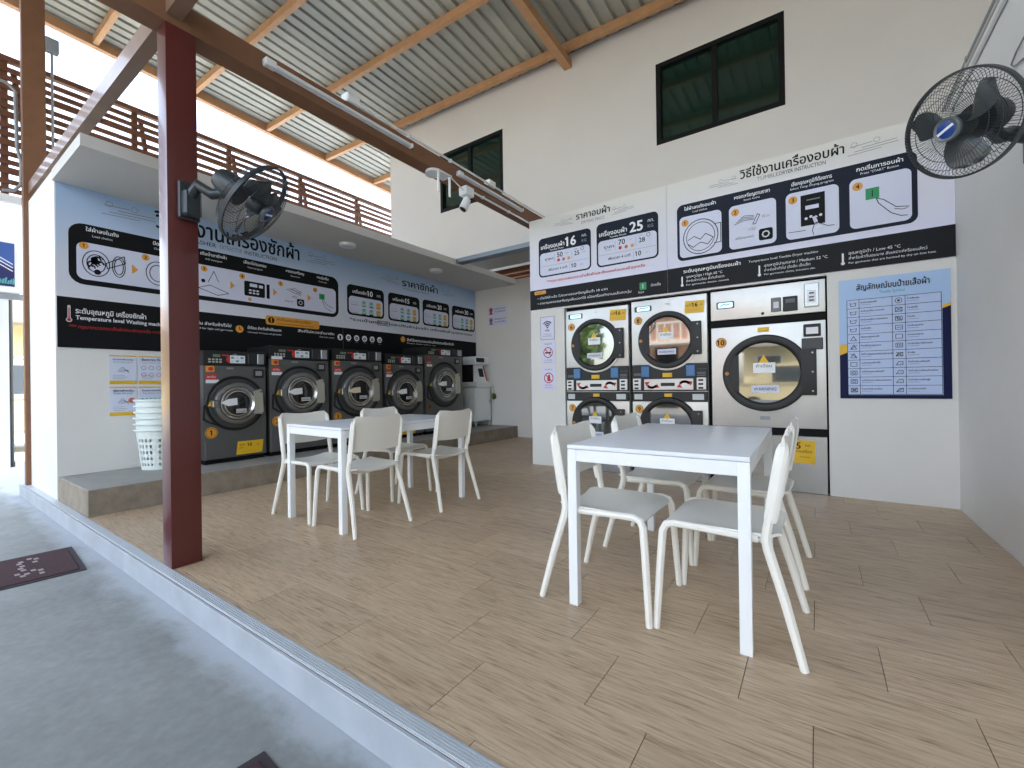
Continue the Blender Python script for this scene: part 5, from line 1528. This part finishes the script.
# ------------------------------------------------------------------ beyond the end wall
def P3(px, py, X):
    d = _f * 438.2 + _r2 * (px - 512) - _u2 * (py - 384)
    k = X / d.x
    return Vector((0, 0, 1.02)) + d * k
sg = thing('advert_board', 'framed blue advert board outside, left of the end wall', 'sign', (-9.5, 0, 0))
a = P3(0, 240, -9.5); c = P3(21, 294, -9.5)
y0, y1, z0, z1 = a.y - 0.75, c.y, c.z, P3(21, 241, -9.5).z
obj('frame', box(NB(), -0.06, 0.0, y0, y1, z0, z1, 0.01), WHITEP, sg)
P = Print(sg, 0.002)
P.rect(y0 + 0.06, z0 + 0.09, y1 - 0.06, z1 - 0.06, mat('advert_navy', '20285c', 0.4), 1)
P.poly([(y1 - 0.32, z1 - 0.3), (y1 - 0.06, z1 - 0.42), (y1 - 0.06, z1 - 0.06), (y1 - 0.40, z1 - 0.06)], mat('advert_blue', '3a5b9c', 0.4), 2)
P.poly([(y1 - 0.42, z1 - 0.06), (y1 - 0.30, z1 - 0.06), (y1 - 0.35, z1 - 0.13), (y1 - 0.45, z1 - 0.12)], RED, 3)
for k in range(3):
    P.line([(y1 - 0.20, z1 - 0.28 - 0.05 * k), (y1 - 0.08, z1 - 0.36 - 0.05 * k)], 0.012, WHITEI, 3)
P.ring(y1 - 0.32, z1 - 0.45, 0.07, 0.03, WHITEI, 3, a0=-60, a1=200, n=12); P.line([(y1 - 0.42, z1 - 0.34), (y1 - 0.28, z1 - 0.33)], 0.03, WHITEI, 3)
for k in range(6):
    P.line([(y1 - 0.20 + 0.025 * k, z0 + 0.13), (y1 - 0.19 + 0.025 * k, z0 + 0.17 + 0.02 * (k % 3))], 0.018, TEAL, 3)
P.ring(y1 - 0.24, z1 - 0.62, 0.05, 0.015, TEAL, 3, a0=20, a1=170, n=10)
P.done()
obj('stand', box(NB(), -0.09, -0.02, y0, y1 + 0.15, z0 - 0.09, z0 - 0.005), GREYP, sg, smooth=False)
for px_, xx_ in ((2.5, -10.6), (9, -10.2)):
    q = P3(px_, 463, xx_)
    g = thing('fence_pole', 'dark steel pole below the advert board, %s of the pair' % ('left' if px_ < 5 else 'right'), 'pole', (xx_, q.y, -0.13), 0, 'dark poles below the advert board')
    obj('shaft', cyl(NB(), (0, 0, 0.03), (0, 0, 3.0), 0.06, n=14), mat('pole_dark', '2b2c2c', 0.35, 0.5), g)
    obj('base_ring', cyl(NB(), (0, 0, 0), (0, 0, 0.08), 0.068, n=14), mat('pole_dark', '2b2c2c', 0.35, 0.5), g)
wp = thing('sign_post', 'white post rising behind the advert board', 'post', (-9.70, P3(2, 220, -9.70).y, -0.13))
obj('shaft', box(NB(), -0.04, 0.04, -0.05, 0.05, 0, 4.1), WHITEP, wp, smooth=False)
# parked van, seen between pole and end wall
van = thing('parked_van', 'cream parked van beyond the dark poles', 'van', (-13.2, 1.6, -0.13))
CRM = mat('van_cream', 'd8cda6', 0.35, coat=0.4)
b = NB()
pr = [(-1.9, 0.38), (1.9, 0.38), (2.05, 0.62), (1.95, 1.02), (1.2, 1.12), (0.85, 1.75), (-1.75, 1.80), (-1.95, 1.1)]
prism(b, pr, -0.85, 0.85); bmesh.ops.bevel(b, geom=list(b.edges), offset=0.05, segments=2, affect='EDGES')
obj('body', b, CRM, van)
for y0_, y1_ in ((-1.65, -0.55), (-0.47, 0.62)):
    obj('window', box(NB(), 0.851, 0.858, y0_, y1_, 1.12, 1.66), mat('van_glass', '4a5258', 0.12, ior=1.7), van, smooth=False)
obj('sill', box(NB(), 0.851, 0.87, -1.8, 1.8, 1.02, 1.09), mat('van_trim', 'b8b095', 0.4), van, smooth=False)
for y in (-1.2, 1.2):
    w_ = obj('wheel', cyl(NB(), (0.62, y, 0.32), (0.87, y, 0.32), 0.32, n=24), BLACKM, van)
    obj('hubcap', cyl(NB(), (0.87, y, 0.32), (0.885, y, 0.32), 0.2, n=20), ALU, w_)
# house far behind
nh = thing('neighbour_house', 'cream neighbouring house beyond the parked van', 'house', (-19, 0, -0.13))
obj('wall', box(NB(), -4, 0, -9, 6, 0, 3.1), mat('house_cream', 'cbb98a', 0.8, noise=0.08), nh, smooth=False)
b = NB(); hexa(b, [(-4.6, -9.6, 3.1), (0.9, -9.6, 3.1), (0.9, 6.6, 3.1), (-4.6, 6.6, 3.1), (-2.2, -9.6, 4.3), (-1.8, -9.6, 4.3), (-1.8, 6.6, 4.3), (-2.2, 6.6, 4.3)]); obj('roof', b, mat('house_roof', '9c9184', 0.8), nh, smooth=False)
for y in (-3.0, -0.4, 2.2):
    wq = obj('window', box(NB(), 0.0, 0.04, y, y + 1.2, 1.0, 2.2), mat('house_frame', 'd9d9d4', 0.5), nh, smooth=False)
    obj('pane', box(NB(), 0.041, 0.05, y + 0.08, y + 1.12, 1.08, 2.12), mat('van_glass', '4a5258', 0.12, ior=1.7), wq, smooth=False)

# houses and trees across the street: they stand behind the camera and show in the dryer glass
def street_house(x, y, w, h, label, wall, roofc):
    oh = thing('street_house', label, 'house', (x, y, -0.13))
    obj('wall', box(NB(), -w / 2, w / 2, -3, 0, 0, h), wall, oh, smooth=False)
    b = NB(); hexa(b, [(-w / 2 - 0.4, -3.4, h), (w / 2 + 0.4, -3.4, h), (w / 2 + 0.4, 0.7, h), (-w / 2 - 0.4, 0.7, h), (-w / 2, -1.7, h + 1.3), (w / 2, -1.7, h + 1.3), (w / 2, -1.3, h + 1.3), (-w / 2, -1.3, h + 1.3)])
    obj('roof', b, roofc, oh, smooth=False)
    for x in (-w * 0.38, w * 0.1):
        wq = obj('window', box(NB(), x, x + 1.0, 0.0, 0.05, 1.0, 2.3), mat('house_frame', 'd9d9d4', 0.5), oh, smooth=False)
        obj('pane', box(NB(), x + 0.08, x + 0.92, 0.051, 0.06, 1.08, 2.22), mat('van_glass', '4a5258', 0.12, ior=1.7), wq, smooth=False)
street_house(-5.6, -11, 4.2, 4.4, 'pink house across the street mirrored in the stacked dryer glass', mat('house_pink', 'd8ad98', 0.8, noise=0.06), mat('house_roof2', '8d7a70', 0.8))
_h = bpy.data.objects['street_house']
b = NB(); box(b, -0.5, 0.5, 0.01, 0.06, 0, 2.75); obj('porch_shade_panel', b, BLACKM, _h, smooth=False)  # black panel standing in for the shade inside the porch
obj('balcony', box(NB(), -1.9, 1.9, 0.0, 0.9, 2.85, 3.0), mat('house_trim', 'e4ddd2', 0.7), _h, smooth=False)
for q in range(12):
    obj('baluster', box(NB(), -1.85 + q * 0.33, -1.79 + q * 0.33, 0.8, 0.86, 3.0, 3.75), mat('house_trim', 'e4ddd2', 0.7), _h, smooth=False)
obj('hand_rail', box(NB(), -1.9, 1.9, 0.78, 0.88, 3.75, 3.83), mat('house_trim', 'e4ddd2', 0.7), _h, smooth=False)
v2 = copy_tree(van); v2.location = (-0.6, -8.6, -0.13); v2.rotation_euler = (0, 0, PI / 2)
tag(v2, 'cream van across the street mirrored in the large dryer door', 'van')
street_house(-0.6, -12, 4.0, 2.6, 'low cream house across the street mirrored in the large dryer door', mat('house_sand', 'd8cfa8', 0.8, noise=0.06), mat('house_roof3', '77746c', 0.8))
LEAF = mat('leaf_green', '5c7a3c', 0.8, noise=0.3, nscale=3)
for x, y, s, lab in ((-9.6, -9.5, 1.6, 'round green street tree mirrored in the leftmost dryer door'), (-14.5, -8, 1.9, 'large green street tree mirrored in the dryer doors')):
    tr_ = thing('street_tree', lab, 'tree', (x, y, -0.13), 0, 'trees across the street')
    obj('trunk', cyl(NB(), (0, 0, 0), (0.1, 0, 2.2 * s / 1.6), 0.16, 0.1, n=10), mat('bark', '6a5340', 0.9), tr_)
    b = NB()
    for k in range(420):
        d = Vector((random.gauss(0, 1), random.gauss(0, 1), random.gauss(0, 0.8))).normalized() * s * random.uniform(0.55, 1.0)
        c_ = d + Vector((0, 0, 2.2 * s / 1.6 + s * 0.7))
        n_ = Vector((random.uniform(-1, 1), random.uniform(-1, 1), random.uniform(0, 1))).normalized()
        e1 = n_.orthogonal().normalized() * 0.28; e2 = n_.cross(e1)
        b.faces.new([b.verts.new(c_ + q) for q in (-e1, -e2 * 0.6, e1, e2 * 0.6)])
    fo = obj('foliage', b, LEAF, tr_, smooth=False); fo['kind'] = 'stuff'
